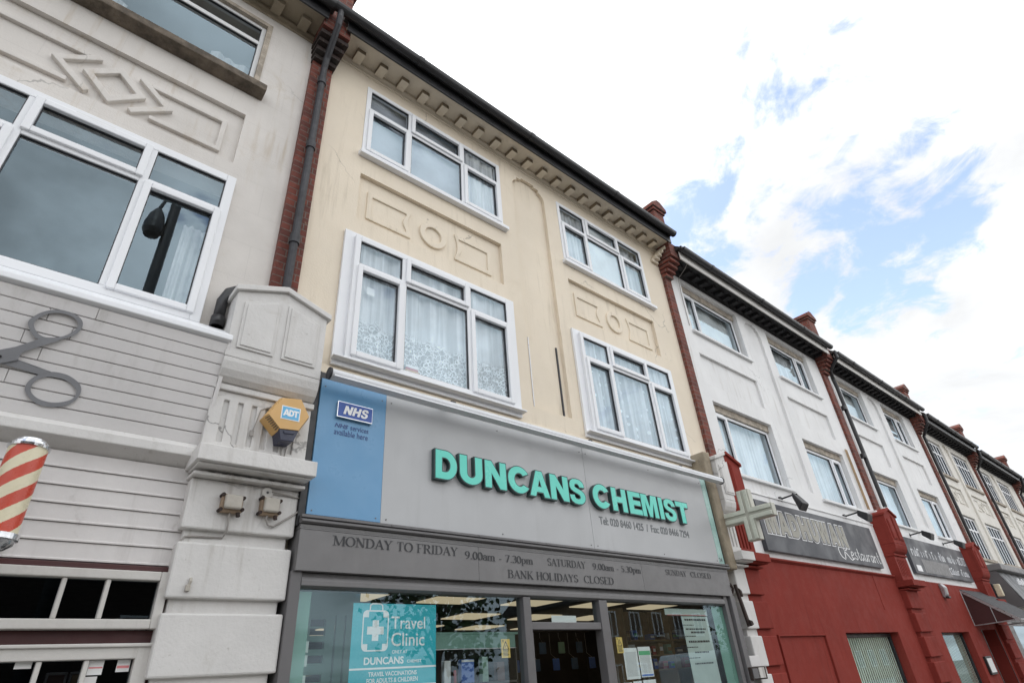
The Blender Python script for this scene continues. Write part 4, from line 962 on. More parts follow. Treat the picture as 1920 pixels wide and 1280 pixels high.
b1 = text_mb('NHS', 1.728, 1.842, 3.475, 3.51, -.203, .002, .03, .25); text_mb('services', 1.862, 2.02, 3.475, 3.515, -.203, .002, .004, mb=b1)
text_mb('available here', 1.728, 2.018, 3.415, 3.463, -.203, .002, .004, mb=b1)
obj('small_lettering', b1, 'sign_blue_dark', sg)

hb = thing('hours_board', 'dark grey board with opening hours in serif capitals under the chemist sign', 'sign', (4.3, -.2, 2.4))
hm = MB()
for a, e in ((1.55, 3.098), (3.10, 5.30), (5.302, 7.03)): hm.box(a, e, -.222, -.02, 2.402, 2.672)
hm.prismx([(-.215, 2.708), (-.215, 2.69), (-.224, 2.674), (-.02, 2.674), (-.02, 2.708)], 1.55, 7.05)
obj('board', hm, 'hours_grey', hb, bevel=.002)
for txt, a, e, z0, z1 in (('MONDAY TO FRIDAY', 1.795, 2.885, 2.582, 2.648), ('9.00am - 7.30pm', 2.955, 3.72, 2.568, 2.63), ('SATURDAY', 3.90, 4.42, 2.572, 2.636), ('9.00am - 5.30pm', 4.52, 5.28, 2.572, 2.632),
                          ('SUNDAY', 5.72, 6.12, 2.582, 2.64), ('CLOSED', 6.2, 6.63, 2.582, 2.64), ('BANK HOLIDAYS', 3.41, 4.29, 2.442, 2.508), ('CLOSED', 4.37, 4.81, 2.442, 2.508)):
    obj('lettering', serif_mb(txt, a, e, z0, z1, -.222), 'text_dark', hb)

sw_ = []
for x in (1.62, 2.13, 2.22, 3.4, 4.57, 4.67, 5.8, 6.9):
    for z in (2.81, 3.80): sw_.append(MB().disc_y(x, z, .006, -.2045, -.2001, 8))
pieces('screw', sw_, 'frame_grey', sg)
aw = thing('awning', 'rolled white awning tube fixed along the top of the chemist sign', 'awning', (4.3, -.4, 3.8))
am = MB().tube([(1.58, -.36, 3.835), (7.2, -.36, 3.835)], .042, 20)
am.prismx([(-.405, 3.815), (-.41, 3.80), (-.33, 3.793), (-.325, 3.81)], 1.6, 7.18)
obj('cassette', am, 'awning_white', aw, smooth=False)
pieces('end_cap', [MB().tube([(x, -.36, 3.835), (x+.016, -.36, 3.835)], .05, 20) for x in (1.566, 7.2)], 'pipe_grey', aw)
pieces('bracket', [MB().box(x, x+.05, -.35, .0, 3.885, 3.905) for x in (2.75, 4.6, 6.3)], 'pipe_grey', aw, .003)

# ------------------------------------------------------------------ barber's things
def lift(p, off=.0):
    """a point measured on the plane y=-.2 moved along its ray onto the sloping boarded fascia"""
    x, z = p; lo, hi = .8, 1.2
    for _ in range(40):
        t = (lo+hi)/2; y = -4.2+4.0*t; zz = 1.65+(z-1.65)*t
        if y < -.30+(3.885-zz)*.2517-off: lo = t
        else: hi = t
    return (x*t, -4.2+4.0*t, 1.65+(z-1.65)*t)
UO = [(-.262,3.711),(-.248,3.763),(-.213,3.811),(-.158,3.847),(-.099,3.855),(-.041,3.839),(-.01,3.805),(-.007,3.751),(-.032,3.701),(-.077,3.658),(-.124,3.632),(-.179,3.62),(-.222,3.644)]
UI = [(-.234,3.715),(-.224,3.756),(-.192,3.802),(-.143,3.828),(-.087,3.832),(-.042,3.807),(-.028,3.771),(-.04,3.729),(-.074,3.683),(-.121,3.655),(-.167,3.645),(-.208,3.668)]
UA = [(-.182,3.622),(-.081,3.650),(-.194,3.55),(-.234,3.509),(-.233,3.463),(-.302,3.417),(-.368,3.373),(-1.05,3.20),(-1.12,3.23),(-.40,3.47),(-.328,3.5),(-.272,3.537)]
LO = [(-.151,3.291),(-.151,3.345),(-.119,3.399),(-.067,3.433),(-.004,3.437),(.039,3.424),(.085,3.393),(.104,3.348),(.095,3.29),(.062,3.246),(.011,3.221),(-.057,3.216),(-.112,3.243)]
LI = [(-.127,3.301),(-.125,3.346),(-.101,3.38),(-.058,3.402),(.005,3.401),(.058,3.373),(.084,3.336),(.076,3.291),(.035,3.26),(-.013,3.245),(-.071,3.25),(-.11,3.273)]
LA = [(-.233,3.463),(-.209,3.455),(-.141,3.442),(-.068,3.433),(-.118,3.399),(-.217,3.41),(-.302,3.418),(-.5,3.50),(-1.1,3.70),(-1.14,3.66),(-.45,3.40),(-.289,3.445)]
def spline(P, n=4):
    o = []; m = len(P)
    for i in range(m):
        p0, p1, p2, p3 = P[i-1], P[i], P[(i+1) % m], P[(i+2) % m]
        for k in range(n):
            t = k/n
            o.append(tuple(.5*(2*p1[q]+(p2[q]-p0[q])*t+(2*p0[q]-5*p1[q]+4*p2[q]-p3[q])*t*t+(3*p1[q]-p0[q]-3*p2[q]+p3[q])*t**3) for q in (0, 1)))
    return o
def plate(mb, P, o0, o1, inner=None):
    A = [lift(p, o1) for p in P]; B = [lift(p, o0) for p in P]; n = len(P)
    if inner is None:
        mb.face(A); 
        for i in range(n): mb.face([A[i], A[(i+1) % n], B[(i+1) % n], B[i]])
    else:
        C = [lift(p, o1) for p in inner]; D_ = [lift(p, o0) for p in inner]; m = len(inner)
        for i in range(n):
            j = (i+1) % n; mb.face([A[i], A[j], C[int(j*m/n) % m], C[int(i*m/n) % m]]) if int(i*m/n) != int(j*m/n) or True else 0
            mb.face([A[i], A[j], B[j], B[i]])
        for i in range(m): mb.face([C[i], C[(i+1) % m], D_[(i+1) % m], D_[i]])
def resample(P, n):
    d = [0]
    m = len(P)
    for i in range(m): d.append(d[-1]+math.dist(P[i], P[(i+1) % m]))
    o = []
    for k in range(n):
        s = d[-1]*k/n; i = max(j for j in range(m) if d[j] <= s+1e-9); t = (s-d[i])/(d[i+1]-d[i])
        a, b = P[i], P[(i+1) % m]; o.append((a[0]+(b[0]-a[0])*t, a[1]+(b[1]-a[1])*t))
    return o
sc = thing('scissors_sign', 'large grey cut-out pair of scissors fixed to the barber shop fascia boards', 'sign', (-.2, -.22, 3.5))
def ringpair(O, I): return resample(spline(O), 48), resample(spline(I), 48)
s1 = MB(); o_, i_ = ringpair(UO, UI); plate(s1, o_, .0, .022, i_); plate(s1, UA, .0, .0235)
obj('blade', s1, 'scissors_grey', sc)
s2 = MB(); o_, i_ = ringpair(LO, LI); plate(s2, o_, .0, .012, i_); plate(s2, LA, .0, .0135)
obj('blade', s2, 'scissors_grey', sc)
pv = lift((-.315, 3.46), .03); pv2 = lift((-.315, 3.46), .02)
obj('rivet', MB().tube([pv2, pv], .008, 12), 'pipe_grey', sc)

bp = thing('barber_pole', 'red and cream striped barber pole with chrome caps on the left shop front', 'barber pole', (-.03, -.5, 2.4))
px_, py_ = -.03, -.5
cm_ = MB(); nz_, na_ = 240, 110
for j in range(nz_):
    z0, z1 = 2.425+.43*j/nz_, 2.425+.43*(j+1)/nz_
    for i in range(na_):
        a0, a1 = 2*math.pi*i/na_, 2*math.pi*(i+1)/na_
        cm_.mi = 1 if ((i+.5)/na_*3-((z0+z1)/2-2.425)/.145) % 1 < .5 else 0
        cm_.face([(px_+.083*math.cos(a), py_+.083*math.sin(a), z) for a, z in ((a0, z0), (a1, z0), (a1, z1), (a0, z1))])
obj('cylinder', cm_, ['pole_cream', 'pole_red'], bp, smooth=True)
tp = MB().lathe([(.084, .0), (.09, .002), (.092, .014), (.082, .018), (.08, .03), (.066, .036), (.062, .048), (.03, .056), (0, .058)], (px_, py_, 2.852), 40)
obj('cap', tp, 'chrome', bp, smooth=False)
bt = MB().lathe([(.083, .0), (.095, -.004), (.095, -.03), (.085, -.034), (.08, -.05), (.055, -.07), (.02, -.085), (0, -.086)], (px_, py_, 2.43), 40)
obj('cap', bt, 'chrome', bp)
bk = MB()
for z in (2.87, 2.40): bk.box(px_-.02, px_+.02, py_+.05, -.06, z-.012, z+.012)
bk.box(px_-.04, px_+.04, -.105, -.09, 2.36, 2.93)
obj('bracket', bk, 'pipe_grey', bp, bevel=.003)

def notice(name, label, cat, x0, x1, z0, z1, y, mat, bands=(), lines=0, lmat='paper_text', tilt=0.0, group=None, lx=.1):
    """a sheet fixed inside the glass: bands are (z0,z1,material) fractions, lines of unreadable small print as thin strokes"""
    t = thing(name, label, cat, ((x0+x1)/2, y, z0), group)
    obj('sheet', MB().box(x0, x1, y, y+.002, z0, z1), mat, t)
    h = z1-z0; w = x1-x0
    for k, (a, e, m_) in enumerate(bands): obj('printed_band', MB().box(x0+.04*w, x1-.04*w, y-.001, y-.0002, z0+a*h, z0+e*h), m_, t)
    if lines:
        lm = MB(); rr = random.Random(int(x0*100+z0*10))
        for i in range(lines):
            z = z0+h*(.1+.78*i/lines)
            if any(a*h-.004 < z-z0 < e*h+.004 for a, e, _ in bands): continue
            x = x0+lx*w
            while x < x1-lx*w-.01:
                l = rr.uniform(.03, .12)*w; lm.box(x, min(x+l, x1-lx*w), y-.0012, y-.0004, z, z+h*.011); x += l+.02*w
        obj('small_print', lm, lmat, t)
    if tilt: t.rotation_euler = (0, tilt, 0)
    return t
notice('notice', 'torn white paper scrap behind the barber shop window', 'notice', .235, .305, 1.885, 1.915, -.068, 'paper_white')
notice('notice', 'white notice with a pink line at the top of the barber shop window', 'notice', .552, .62, 1.845, 1.913, -.068, 'paper_white', [(.45, .55, 'paper_pink')], 0)
notice('notice', 'small notice with red print in the barber shop window corner', 'notice', .682, .745, 1.855, 1.913, -.068, 'paper_white', [(.3, .52, 'paper_pink')], 7)
notice('notice', 'grey sheet hanging below the pink-lined notice in the barber shop window', 'notice', .55, .605, 1.6, 1.838, -.067, 'cladding_grey')
for k, (x, z, w_, h_, mt, lb) in enumerate(((.37, 1.80, .1, .08, 'box_brown', 'brown framed picture on the left of the shelf inside the barber shop'), (.47, 1.80, .06, .08, 'box_tan', 'tan framed picture on the right of the shelf inside the barber shop'),
                                            (.34, 1.68, .14, .09, 'box_brown', 'dark brown carton on the lower barber shop shelf'))):
    t = thing('picture_frame' if k < 2 else 'carton', lb, 'picture' if k < 2 else 'box', (x*1.1, .25, z))
    obj('frame' if k < 2 else 'box', MB().frame(x*1.1, x*1.1+w_, z, z+h_, .012, .25, .28) if k < 2 else MB().box(x*1.1, x*1.1+w_, .25, .33, z, z+h_), 'aluminium' if k < 2 else mt, t, bevel=.003)
    if k < 2: obj('picture', MB().box(x*1.1+.011, x*1.1+w_-.011, .262, .275, z+.011, z+h_-.011), mt, t)

# ------------------------------------------------------------------ on the first pilaster
al = thing('alarm_box', 'yellow hexagonal burglar alarm box with blue label on the white pilaster', 'alarm', (1.32, -.2, 3.43))
hx = [(1.255, 3.545), (1.39, 3.565), (1.463, 3.445), (1.398, 3.322), (1.268, 3.31), (1.175, 3.40)]
bk_ = [(x+(x-1.32)*.10, z+(z-3.43)*.10) for x, z in hx]
hm = MB()
n = 6
for i in range(n):
    j = (i+1) % n
    hm.face([(bk_[i][0], -.20, bk_[i][1]), (bk_[j][0], -.20, bk_[j][1]), (bk_[j][0], -.30, bk_[j][1]), (bk_[i][0], -.30, bk_[i][1])][::-1])
    hm.face([(bk_[i][0], -.30, bk_[i][1]), (bk_[j][0], -.30, bk_[j][1]), (hx[j][0], -.345, hx[j][1]), (hx[i][0], -.345, hx[i][1])][::-1])
hm.face([(x, -.345, z) for x, z in hx])
obj('housing', hm, 'alarm_yellow', al, bevel=.006)
obj('label', MB().box(1.258, 1.395, -.3475, -.3455, 3.385, 3.487), 'white_vinyl', al)
obj('label_field', MB().box(1.265, 1.388, -.3485, -.3478, 3.391, 3.481), 'alarm_label', al)
obj('label_lettering', heavy_mb('A', 1.272, 1.318, 3.412, 3.462, -.3486, .001, 0, 0, heavy_mb('T', 1.346, 1.383, 3.412, 3.462, -.3486, .001)), 'white_vinyl', al)
obj('label_letter', heavy_mb('D', 1.313, 1.35, 3.412, 3.462, -.3486, .0014), 'white_vinyl', al)
vl = MB()
for i in range(7):
    t = .12+i*.125
    p = (bk_[5][0]+(bk_[4][0]-bk_[5][0])*t, bk_[5][1]+(bk_[4][1]-bk_[5][1])*t); q = (hx[5][0]+(hx[4][0]-hx[5][0])*t, hx[5][1]+(hx[4][1]-hx[5][1])*t)
    vl.tube([(p[0]-.002, -.300, p[1]-.003), (q[0]-.002, -.343, q[1]-.003)], .0035, 6)
obj('vent', vl, 'brown_timber', al)
bl_ = MB().prism([(1.262, 3.312), (1.405, 3.325), (1.375, 3.235), (1.285, 3.228)], -.338, -.201)
bl_.prism([(1.295, 3.30), (1.385, 3.308), (1.37, 3.285), (1.30, 3.279)], -.344, -.338)
obj('strobe', bl_, 'navy_plastic', al, bevel=.01)
wr = MB().tube([(1.36, -.21, 3.26), (1.345, -.205, 3.20), (1.35, -.205, 3.16), (1.375, -.205, 3.17), (1.38, -.21, 3.24)], .004, 6)
wr.tube([(1.33, -.21, 3.58), (1.16, -.205, 3.48), (1.125, -.203, 3.3)], .003, 6); wr.box(1.11, 1.135, -.215, -.2, 3.27, 3.31)
obj('cable', wr, 'cable_grey', al)
def jbox(label, x0, x1, z0, z1, y=-.17, disc=None, cables=()):
    t = thing('junction_box', label, 'junction box', ((x0+x1)/2, y, z0))
    obj('back_box', MB().box(x0-.012, x1+.012, y-.05, y, z0-.012, z1+.008), 'rust_brown', t, bevel=.008)
    obj('lid', MB().box(x0, x1, y-.085, y-.0505, z0+.004, z1), 'rusty_grey', t, bevel=.014, seg=3)
    lg = MB()
    for px2, pz in ((x0-.012, z0), (x1+.012, z0+.01), (x0-.01, z1), (x1+.01, z1-.01)): lg.tube([(px2, y-.06, pz), (px2, y-.005, pz)], .012, 8)
    lg.tube([(x1-.01, y-.04, z0-.01), (x1-.006, y-.045, z0-.035)], .014, 8)
    obj('lug', lg, 'rusty_iron', t)
    cb = MB()
    for c in cables: cb.tube(c, .006, 8)
    if cables: obj('cable', cb, 'cable_grey', t, smooth=True)
    if disc: obj('disc', MB().disc_y(disc[0], disc[1], .038, y-.02, y, 28), 'grimy_white', t, bevel=.003); obj('disc_hole', MB().disc_y(disc[0], disc[1], .009, y-.0215, y-.0205, 12), 'black_paint', t)
jbox('rusty square junction box, left of two under the yellow alarm', 1.025, 1.135, 2.742, 2.838, cables=[[(1.08, -.20, 2.74), (1.078, -.19, 2.70), (1.086, -.185, 2.66), (1.084, -.182, 2.61), (1.08, -.13, 2.585), (.9, -.135, 2.58), (.86, -.135, 2.575), (.835, -.135, 2.54), (.825, -.13, 2.50)]])
jbox('rusty square junction box with a round white disc above, near the blue sign panel', 1.275, 1.378, 2.75, 2.85, disc=(1.302, 2.897),
     cables=[[(1.318, -.21, 2.75), (1.315, -.2, 2.71), (1.335, -.19, 2.68), (1.375, -.185, 2.675), (1.41, -.185, 2.70), (1.535, -.18, 2.795)], [(1.33, -.195, 2.905), (1.5, -.18, 2.893), (1.54, -.175, 2.89)]])
cl = thing('cable_clip', 'small rusty clip on the white pilaster block below the junction boxes', 'clip', (.93, -.17, 2.3))
cmb_ = MB().box(.915, .94, -.195, -.17, 2.255, 2.29)
cmb_.tube([(.928, -.18, 2.285), (.935, -.19, 2.31), (.935, -.18, 2.33)], .009, 8)
obj('clip', cmb_, 'rusty_grey', cl, bevel=.004)

# ------------------------------------------------------------------ on the second pilaster
cr = thing('pharmacy_cross', 'pale green projecting pharmacy cross sign beside the chemist shop', 'sign', (7.3, -.58, 3.33))
cy_, cz_, a_, h_ = -.575, 3.335, .345, .085
crs = [(-h_, -a_), (h_, -a_), (h_, -h_), (a_, -h_), (a_, h_), (h_, h_), (h_, a_), (-h_, a_), (-h_, h_), (-a_, h_), (-a_, -h_), (-h_, -h_)]
obj('frame', MB().prismx([(cy_+y*1.0, cz_+z*.93) for y, z in crs], 7.262, 7.36), 'cross_frame', cr, bevel=.006)
ln = MB()
for q in (-1, 1):
    ln.prismx([(cy_+y, cz_+z) for y, z in ((-a_+.015, q*.043-.026), (-.02, q*.043-.026), (-.02, q*.043+.026), (-a_+.015, q*.043+.026))], 7.245, 7.2595)
    ln.prismx([(cy_+y, cz_+z) for y, z in ((.02, q*.043-.026), (a_-.015, q*.043-.026), (a_-.015, q*.043+.026), (.02, q*.043+.026))], 7.245, 7.2595)
    ln.prismx([(cy_+y, cz_+z) for y, z in ((q*.043-.026, -.31), (q*.043+.026, -.31), (q*.043+.026, -.02), (q*.043-.026, -.02))], 7.244, 7.2595)
    ln.prismx([(cy_+y, cz_+z) for y, z in ((q*.043-.026, .02), (q*.043+.026, .02), (q*.043+.026, .31), (q*.043-.026, .31))], 7.244, 7.2595)
obj('light_tube_cover', ln, 'cross_lens', cr, bevel=.01)
ab = MB().box(7.29, 7.34, -.235, -.17, 3.28, 3.34); ab.box(7.27, 7.38, -.205, -.19, 3.12, 3.42)
obj('bracket', ab, 'grimy_white', cr, bevel=.004)
ib = thing('iron_bracket', 'rusty black iron bracket fixed upright on the second pilaster', 'bracket', (7.2, -.2, 2.1))
im = MB().prism([(7.15, 2.545), (7.185, 2.545), (7.29, 2.09), (7.245, 2.065)][::-1], -.225, -.19)
im.prism([(7.19, 2.5), (7.245, 2.47), (7.25, 2.40), (7.21, 2.42)], -.24, -.2); im.prism([(7.24, 2.14), (7.30, 2.13), (7.32, 2.09), (7.26, 2.07)], -.25, -.2)
obj('bar', im, 'rusty_iron', ib, bevel=.006)
obj('hook', MB().tube([(7.06, -.2, 2.55), (7.03, -.23, 2.52), (7.06, -.23, 2.49), (7.07, -.2, 2.44)], .016, 8), 'rusty_iron', ib)
mb_ = thing('meter_box', 'small weathered box with two window lids on the second pilaster', 'meter box', (7.1, -.2, 1.5))
obj('case', MB().box(6.97, 7.30, -.26, -.17, 1.515, 1.645), 'rusty_iron', mb_, bevel=.008)
obj('lid', MB().box(6.985, 7.10, -.268, -.2605, 1.53, 1.63), 'frame_grey', mb_); obj('lid', MB().box(7.125, 7.25, -.268, -.2605, 1.53, 1.635), 'grimy_white', mb_)
obj('back_plate', MB().box(7.12, 7.34, -.19, -.1705, 1.646, 1.76), 'cladding_grey', mb_, bevel=.004)

# ------------------------------------------------------------------ restaurant signs and lamps
rs = thing('restaurant_sign', 'dark slate restaurant sign with outlined capitals and script lettering', 'sign', (10.8, -.1, 3.1))
obj('panel', MB().box(8.55, 13.02, -.10, -.031, 3.085, 3.835), 'sign_slate', rs, bevel=.004)
adv = {'M': 1.15, 'A': .98, 'D': .95, 'H': .95, 'U': .9, 'W': 1.2, 'N': .95}
wd = 'MADHUWAN'; tot = sum(adv[c] for c in wd); x = 8.70; sc_ = (11.66-8.70)/tot
ol = MB(); fc = MB()
for ch in wd:
    a = x; e = x+adv[ch]*sc_*.84
    heavy_mb(ch, a, e, 3.355, 3.705, -.1002, .006, .030, mb=ol); heavy_mb(ch, a, e, 3.355, 3.705, -.1065, .002, .016, mb=fc)
    x += adv[ch]*sc_
obj('letter_outline', ol, 'white_vinyl', rs); 
# dark gap between outline and face, then the taupe face
gp_ = MB(); x = 8.70; fc2 = MB()
for ch in wd:
    a = x; e = x+adv[ch]*sc_*.84
    heavy_mb(ch, a, e, 3.355, 3.705, -.1088, .002, .004, mb=fc2); x += adv[ch]*sc_
obj('letter_gap', fc, 'sign_slate', rs); obj('letter_face', fc2, 'letter_taupe', rs)
sp = MB()
def pen(pts, w=.010):
    P = spline_open(pts); n = len(P); i0 = len(sp.v)
    for i in range(n):
        a = P[max(i-1, 0)]; b = P[min(i+1, n-1)]; dx, dz = b[0]-a[0], b[1]-a[1]; l = math.hypot(dx, dz) or 1
        h = w*(.45+.75*abs(dz/l)); sp.v += [(P[i][0]-dz/l*h, -.1025, P[i][1]+dx/l*h), (P[i][0]+dz/l*h, -.1025, P[i][1]-dx/l*h)]
    for i in range(n-1): sp.f.append((i0+2*i, i0+2*i+1, i0+2*i+3, i0+2*i+2)); sp.m.append(0)
def spline_open(P, n=6):
    P = [P[0]]+list(P)+[P[-1]]; o = []
    for i in range(1, len(P)-2):
        p0, p1, p2, p3 = P[i-1], P[i], P[i+1], P[i+2]
        for k in range(n):
            t = k/n
            o.append(tuple(.5*(2*p1[q]+(p2[q]-p0[q])*t+(2*p0[q]-5*p1[q]+4*p2[q]-p3[q])*t*t+(3*p1[q]-p0[q]-3*p2[q]+p3[q])*t**3) for q in (0, 1)))
    o.append(P[-1]); return o
bx, bz, hh = 11.15, 3.165, .16
pen([(bx+.22, bz+.26), (bx+.20, bz+.1), (bx+.17, bz-.01)], .013)
pen([(bx+.16, bz-.03), (bx+.02, bz+.02), (bx-.02, bz+.13), (bx+.08, bz+.25), (bx+.28, bz+.28), (bx+.36, bz+.22), (bx+.30, bz+.14), (bx+.20, bz+.12), (bx+.30, bz+.06), (bx+.42, bz-.02), (bx+.50, bz+.0)], .013)
def letter(c, x):
    z = bz; s = .118
    if c == 'e': pen([(x, z+.055), (x+.10, z+.08), (x+.09, z+s), (x+.03, z+s), (x, z+.04), (x+.06, z), (x+.13, z+.03)])
    if c == 's': pen([(x+.10, z+s), (x+.04, z+s), (x+.04, z+.075), (x+.10, z+.045), (x+.06, z), (x, z+.02)])
    if c == 't': pen([(x+.05, z+.2), (x+.045, z+.06), (x+.08, z), (x+.12, z+.02)]); pen([(x, z+.125), (x+.11, z+.128)], .008)
    if c == 'a': pen([(x+.11, z+.10), (x+.05, z+s), (x, z+.05), (x+.05, z), (x+.11, z+.08)]); pen([(x+.115, z+s), (x+.11, z+.03), (x+.15, z)])
    if c == 'u': pen([(x, z+s), (x+.01, z+.03), (x+.06, z), (x+.11, z+.07)]); pen([(x+.12, z+s), (x+.115, z+.03), (x+.15, z)])
    if c == 'r': pen([(x+.01, z+s), (x+.01, z)]); pen([(x+.01, z+.07), (x+.05, z+s), (x+.10, z+.105)])
    if c == 'n': pen([(x, z+s), (x, z)]); pen([(x, z+.07), (x+.06, z+s), (x+.10, z+.08), (x+.105, z+.02), (x+.14, z)])
xx = 11.62
for c, w_ in zip('estaurant', (.155, .135, .135, .17, .17, .125, .17, .16, .12)): letter(c, xx); xx += w_
obj('script_lettering', sp, 'white_vinyl', rs)
def spot(label, x, z, lean):
    t = thing('sign_lamp', label, 'lamp', (x, 0, z), 'black swan-neck spotlights above the slate signs')
    obj('arm', MB().tube([(x, -.02, z), (x, -.06, z+.005), (x, -.26, z+.02), (x, -.31, z+.01)], .014, 8).tube([(x, .0, z), (x, -.035, z)], .045, 12), 'black_paint', t)
    c = (x, -.60, z-.04)
    if lean: hd = MB().poly([(x-.10, -.27, z+.05), (x+.10, -.27, z+.05), (x+.10, -.25, z-.03), (x-.10, -.25, z-.03), (x-.13, -.40, z-.16), (x+.13, -.40, z-.16), (x+.13, -.31, z-.27), (x-.13, -.31, z-.27)], [(0, 1, 2, 3), (4, 7, 6, 5), (0, 4, 5, 1), (3, 2, 6, 7), (1, 5, 6, 2), (0, 3, 7, 4)])
    else: hd = MB().poly([(x-.10, -.30, z+.05), (x+.10, -.30, z+.05), (x+.10, -.27, z-.05), (x-.10, -.27, z-.05), (x-.13, -.47, z-.05), (x+.13, -.47, z-.05), (x+.13, -.42, z-.19), (x-.13, -.42, z-.19)],
                   [(0, 1, 2, 3), (4, 7, 6, 5), (0, 4, 5, 1), (3, 2, 6, 7), (1, 5, 6, 2), (0, 3, 7, 4)])
    obj('head', hd, 'black_paint', t, bevel=.02)
    if not lean: obj('lens', MB().poly([(x-.11, -.412, z-.189), (x+.11, -.412, z-.189), (x+.085, -.28, z-.062), (x-.085, -.28, z-.062)], [(0, 1, 2, 3)]), 'glass_dark', t)
spot('black sign lamp above the outlined capitals, nearer the pharmacy cross', 9.65, 3.99, 1)
spot('black sign lamp above the script word on the restaurant sign', 12.19, 3.99, 0)
spot('black sign lamp over the left half of the second slate sign', 15.7, 3.96, 0)
spot('black sign lamp over the right end of the second slate sign', 18.05, 3.96, 0)
ts = thing('takeaway_sign', 'second slate sign with faded white lettering, past the restaurant sign', 'sign', (17, -.1, 3.1))
obj('panel', MB().box(14.86, 19.1, -.10, -.031, 3.10, 3.85), 'sign_slate', ts, bevel=.004)
obj('grey_patch', MB().box(15.5, 17.4, -.103, -.1003, 3.14, 3.42), 'hours_grey', ts)
obj('badge', MB().box(15.02, 15.32, -.103, -.1003, 3.15, 3.275), 'white_vinyl', ts)
lm = MB(); rr = random.Random(9)
for (a, e, z0, z1) in ((15.05, 18.95, 3.47, 3.67), (17.35, 18.8, 3.2, 3.36)):
    x = a
    while x < e:
        w_ = rr.uniform(.06, .12); hgt = rr.choice((1, .7, .7, .85)); k = rr.random()
        if k < .75: lm.box(x, x+.03, -.104, -.1003, z0, z0+(z1-z0)*hgt)
        if k < .5: lm.box(x+.031, x+w_, -.104, -.1003, z0+(z1-z0)*(hgt-.15), z0+(z1-z0)*hgt)
        if .3 < k < .8: lm.box(x+.0311, x+w_, -.1035, -.1003, z0, z0+(z1-z0)*.14)
        if k > .4: lm.box(x+w_*.8, x+w_*.8+.025, -.1045, -.1003, z0+.01, z0+(z1-z0)*.6)
        x += w_+.05+(.12 if rr.random() < .15 else 0)
obj('worn_lettering', lm, 'awning_white', ts)
bkh = thing('bulkhead_light', 'small grey bulkhead light on the red wall under the second slate sign', 'lamp', (16.2, -.1, 2.75))
obj('body', MB().prismx([(-.06, 2.66), (-.06, 2.94), (-.12, 2.94), (-.17, 2.86), (-.15, 2.70), (-.1, 2.66)], 16.1, 16.28), 'aluminium', bkh, bevel=.02)
obj('lens', MB().box(16.12, 16.26, -.17, -.1, 2.64, 2.68), 'black_paint', bkh, bevel=.01)
cn = thing('door_canopy', 'black wedge-shaped canopy on a metal frame over the red shop doorway', 'canopy', (18.6, -.5, 2.1))
tri = [(-.06, 2.885), (-.06, 2.86), (-.93, 2.145), (-.95, 2.165)]
obj('cover', MB().prismx(tri, 17.6, 19.9), 'canopy_fabric', cn)
fr_ = MB()
for x in (17.6, 19.88):
    fr_.tube([(x, -.06, 2.86), (x, -.06, 2.11), (x, -.94, 2.15)], .014, 8); fr_.prismx([(-.05, 2.88), (-.05, 2.82), (-.90, 2.125), (-.95, 2.165)], x-.012, x+.004)
    fr_.tube([(x, -.5, 2.5), (x, -.5, 2.13)], .008, 6)
fr_.tube([(17.6, -.94, 2.15), (19.88, -.94, 2.15)], .014, 8)
obj('frame', fr_, 'aluminium', cn)
obj('side_panel', MB().prismx([(-.07, 2.82), (-.07, 2.14), (-.88, 2.155)], 17.615, 17.625), 'maroon_paint', cn)
mc = thing('menu_case', 'small lit menu case on the red wall beside the canopy doorway', 'menu case', (17.3, -.1, 1.2))
obj('case', MB().box(17.12, 17.6, -.11, -.06, 1.15, 1.5), 'black_paint', mc, bevel=.006); obj('menu', MB().box(17.17, 17.55, -.114, -.1105, 1.19, 1.46), 'paper_white', mc)
lt_ = thing('wall_light', 'cream rectangular wall light on the red console past the canopy', 'lamp', (20.7, -.2, 2.9))
obj('body', MB().box(20.3, 20.42, -.34, -.2, 2.78, 3.08), 'pole_cream', lt_, bevel=.02); obj('back_plate', MB().box(20.27, 20.45, -.2, -.1, 2.75, 3.1), 'pipe_grey', lt_)
da = thing('draped_awning', 'long grey gathered awning over the shop front past the red buildings', 'awning', (23.8, -.3, 2.5))
dm = MB()
nx = 90
for i in range(nx):
    x0, x1 = 20.95+5.2*i/nx, 20.95+5.2*(i+1)/nx
    y = lambda x: .05*math.sin(x*9)+.03*math.sin(x*23)
    dm.face([(x0, -.62+y(x0), 2.52), (x1, -.62+y(x1), 2.52), (x1, -.30+y(x1)*.3, 3.42), (x0, -.30+y(x0)*.3, 3.42)])
obj('drape', dm, 'grey_drape', da, smooth=True)
obj('box', MB().box(20.9, 26.2, -.45, .0, 3.45, 3.62), 'hours_grey', da, bevel=.02)
obj('end_cheek', MB().prismx([(-.30, 3.44), (-.62, 2.52), (-.03, 2.52), (-.03, 3.44)], 20.93, 20.95), 'frame_grey', da)
lw = MB(); rr = random.Random(3); x = 22.2
while x < 25.6:
    w_ = rr.uniform(.08, .2); lw.box(x, x+w_, -.43, -.40, 3.12, 3.12+rr.choice((.13, .18))); x += w_+.06
obj('worn_lettering', lw, 'awning_white', da)

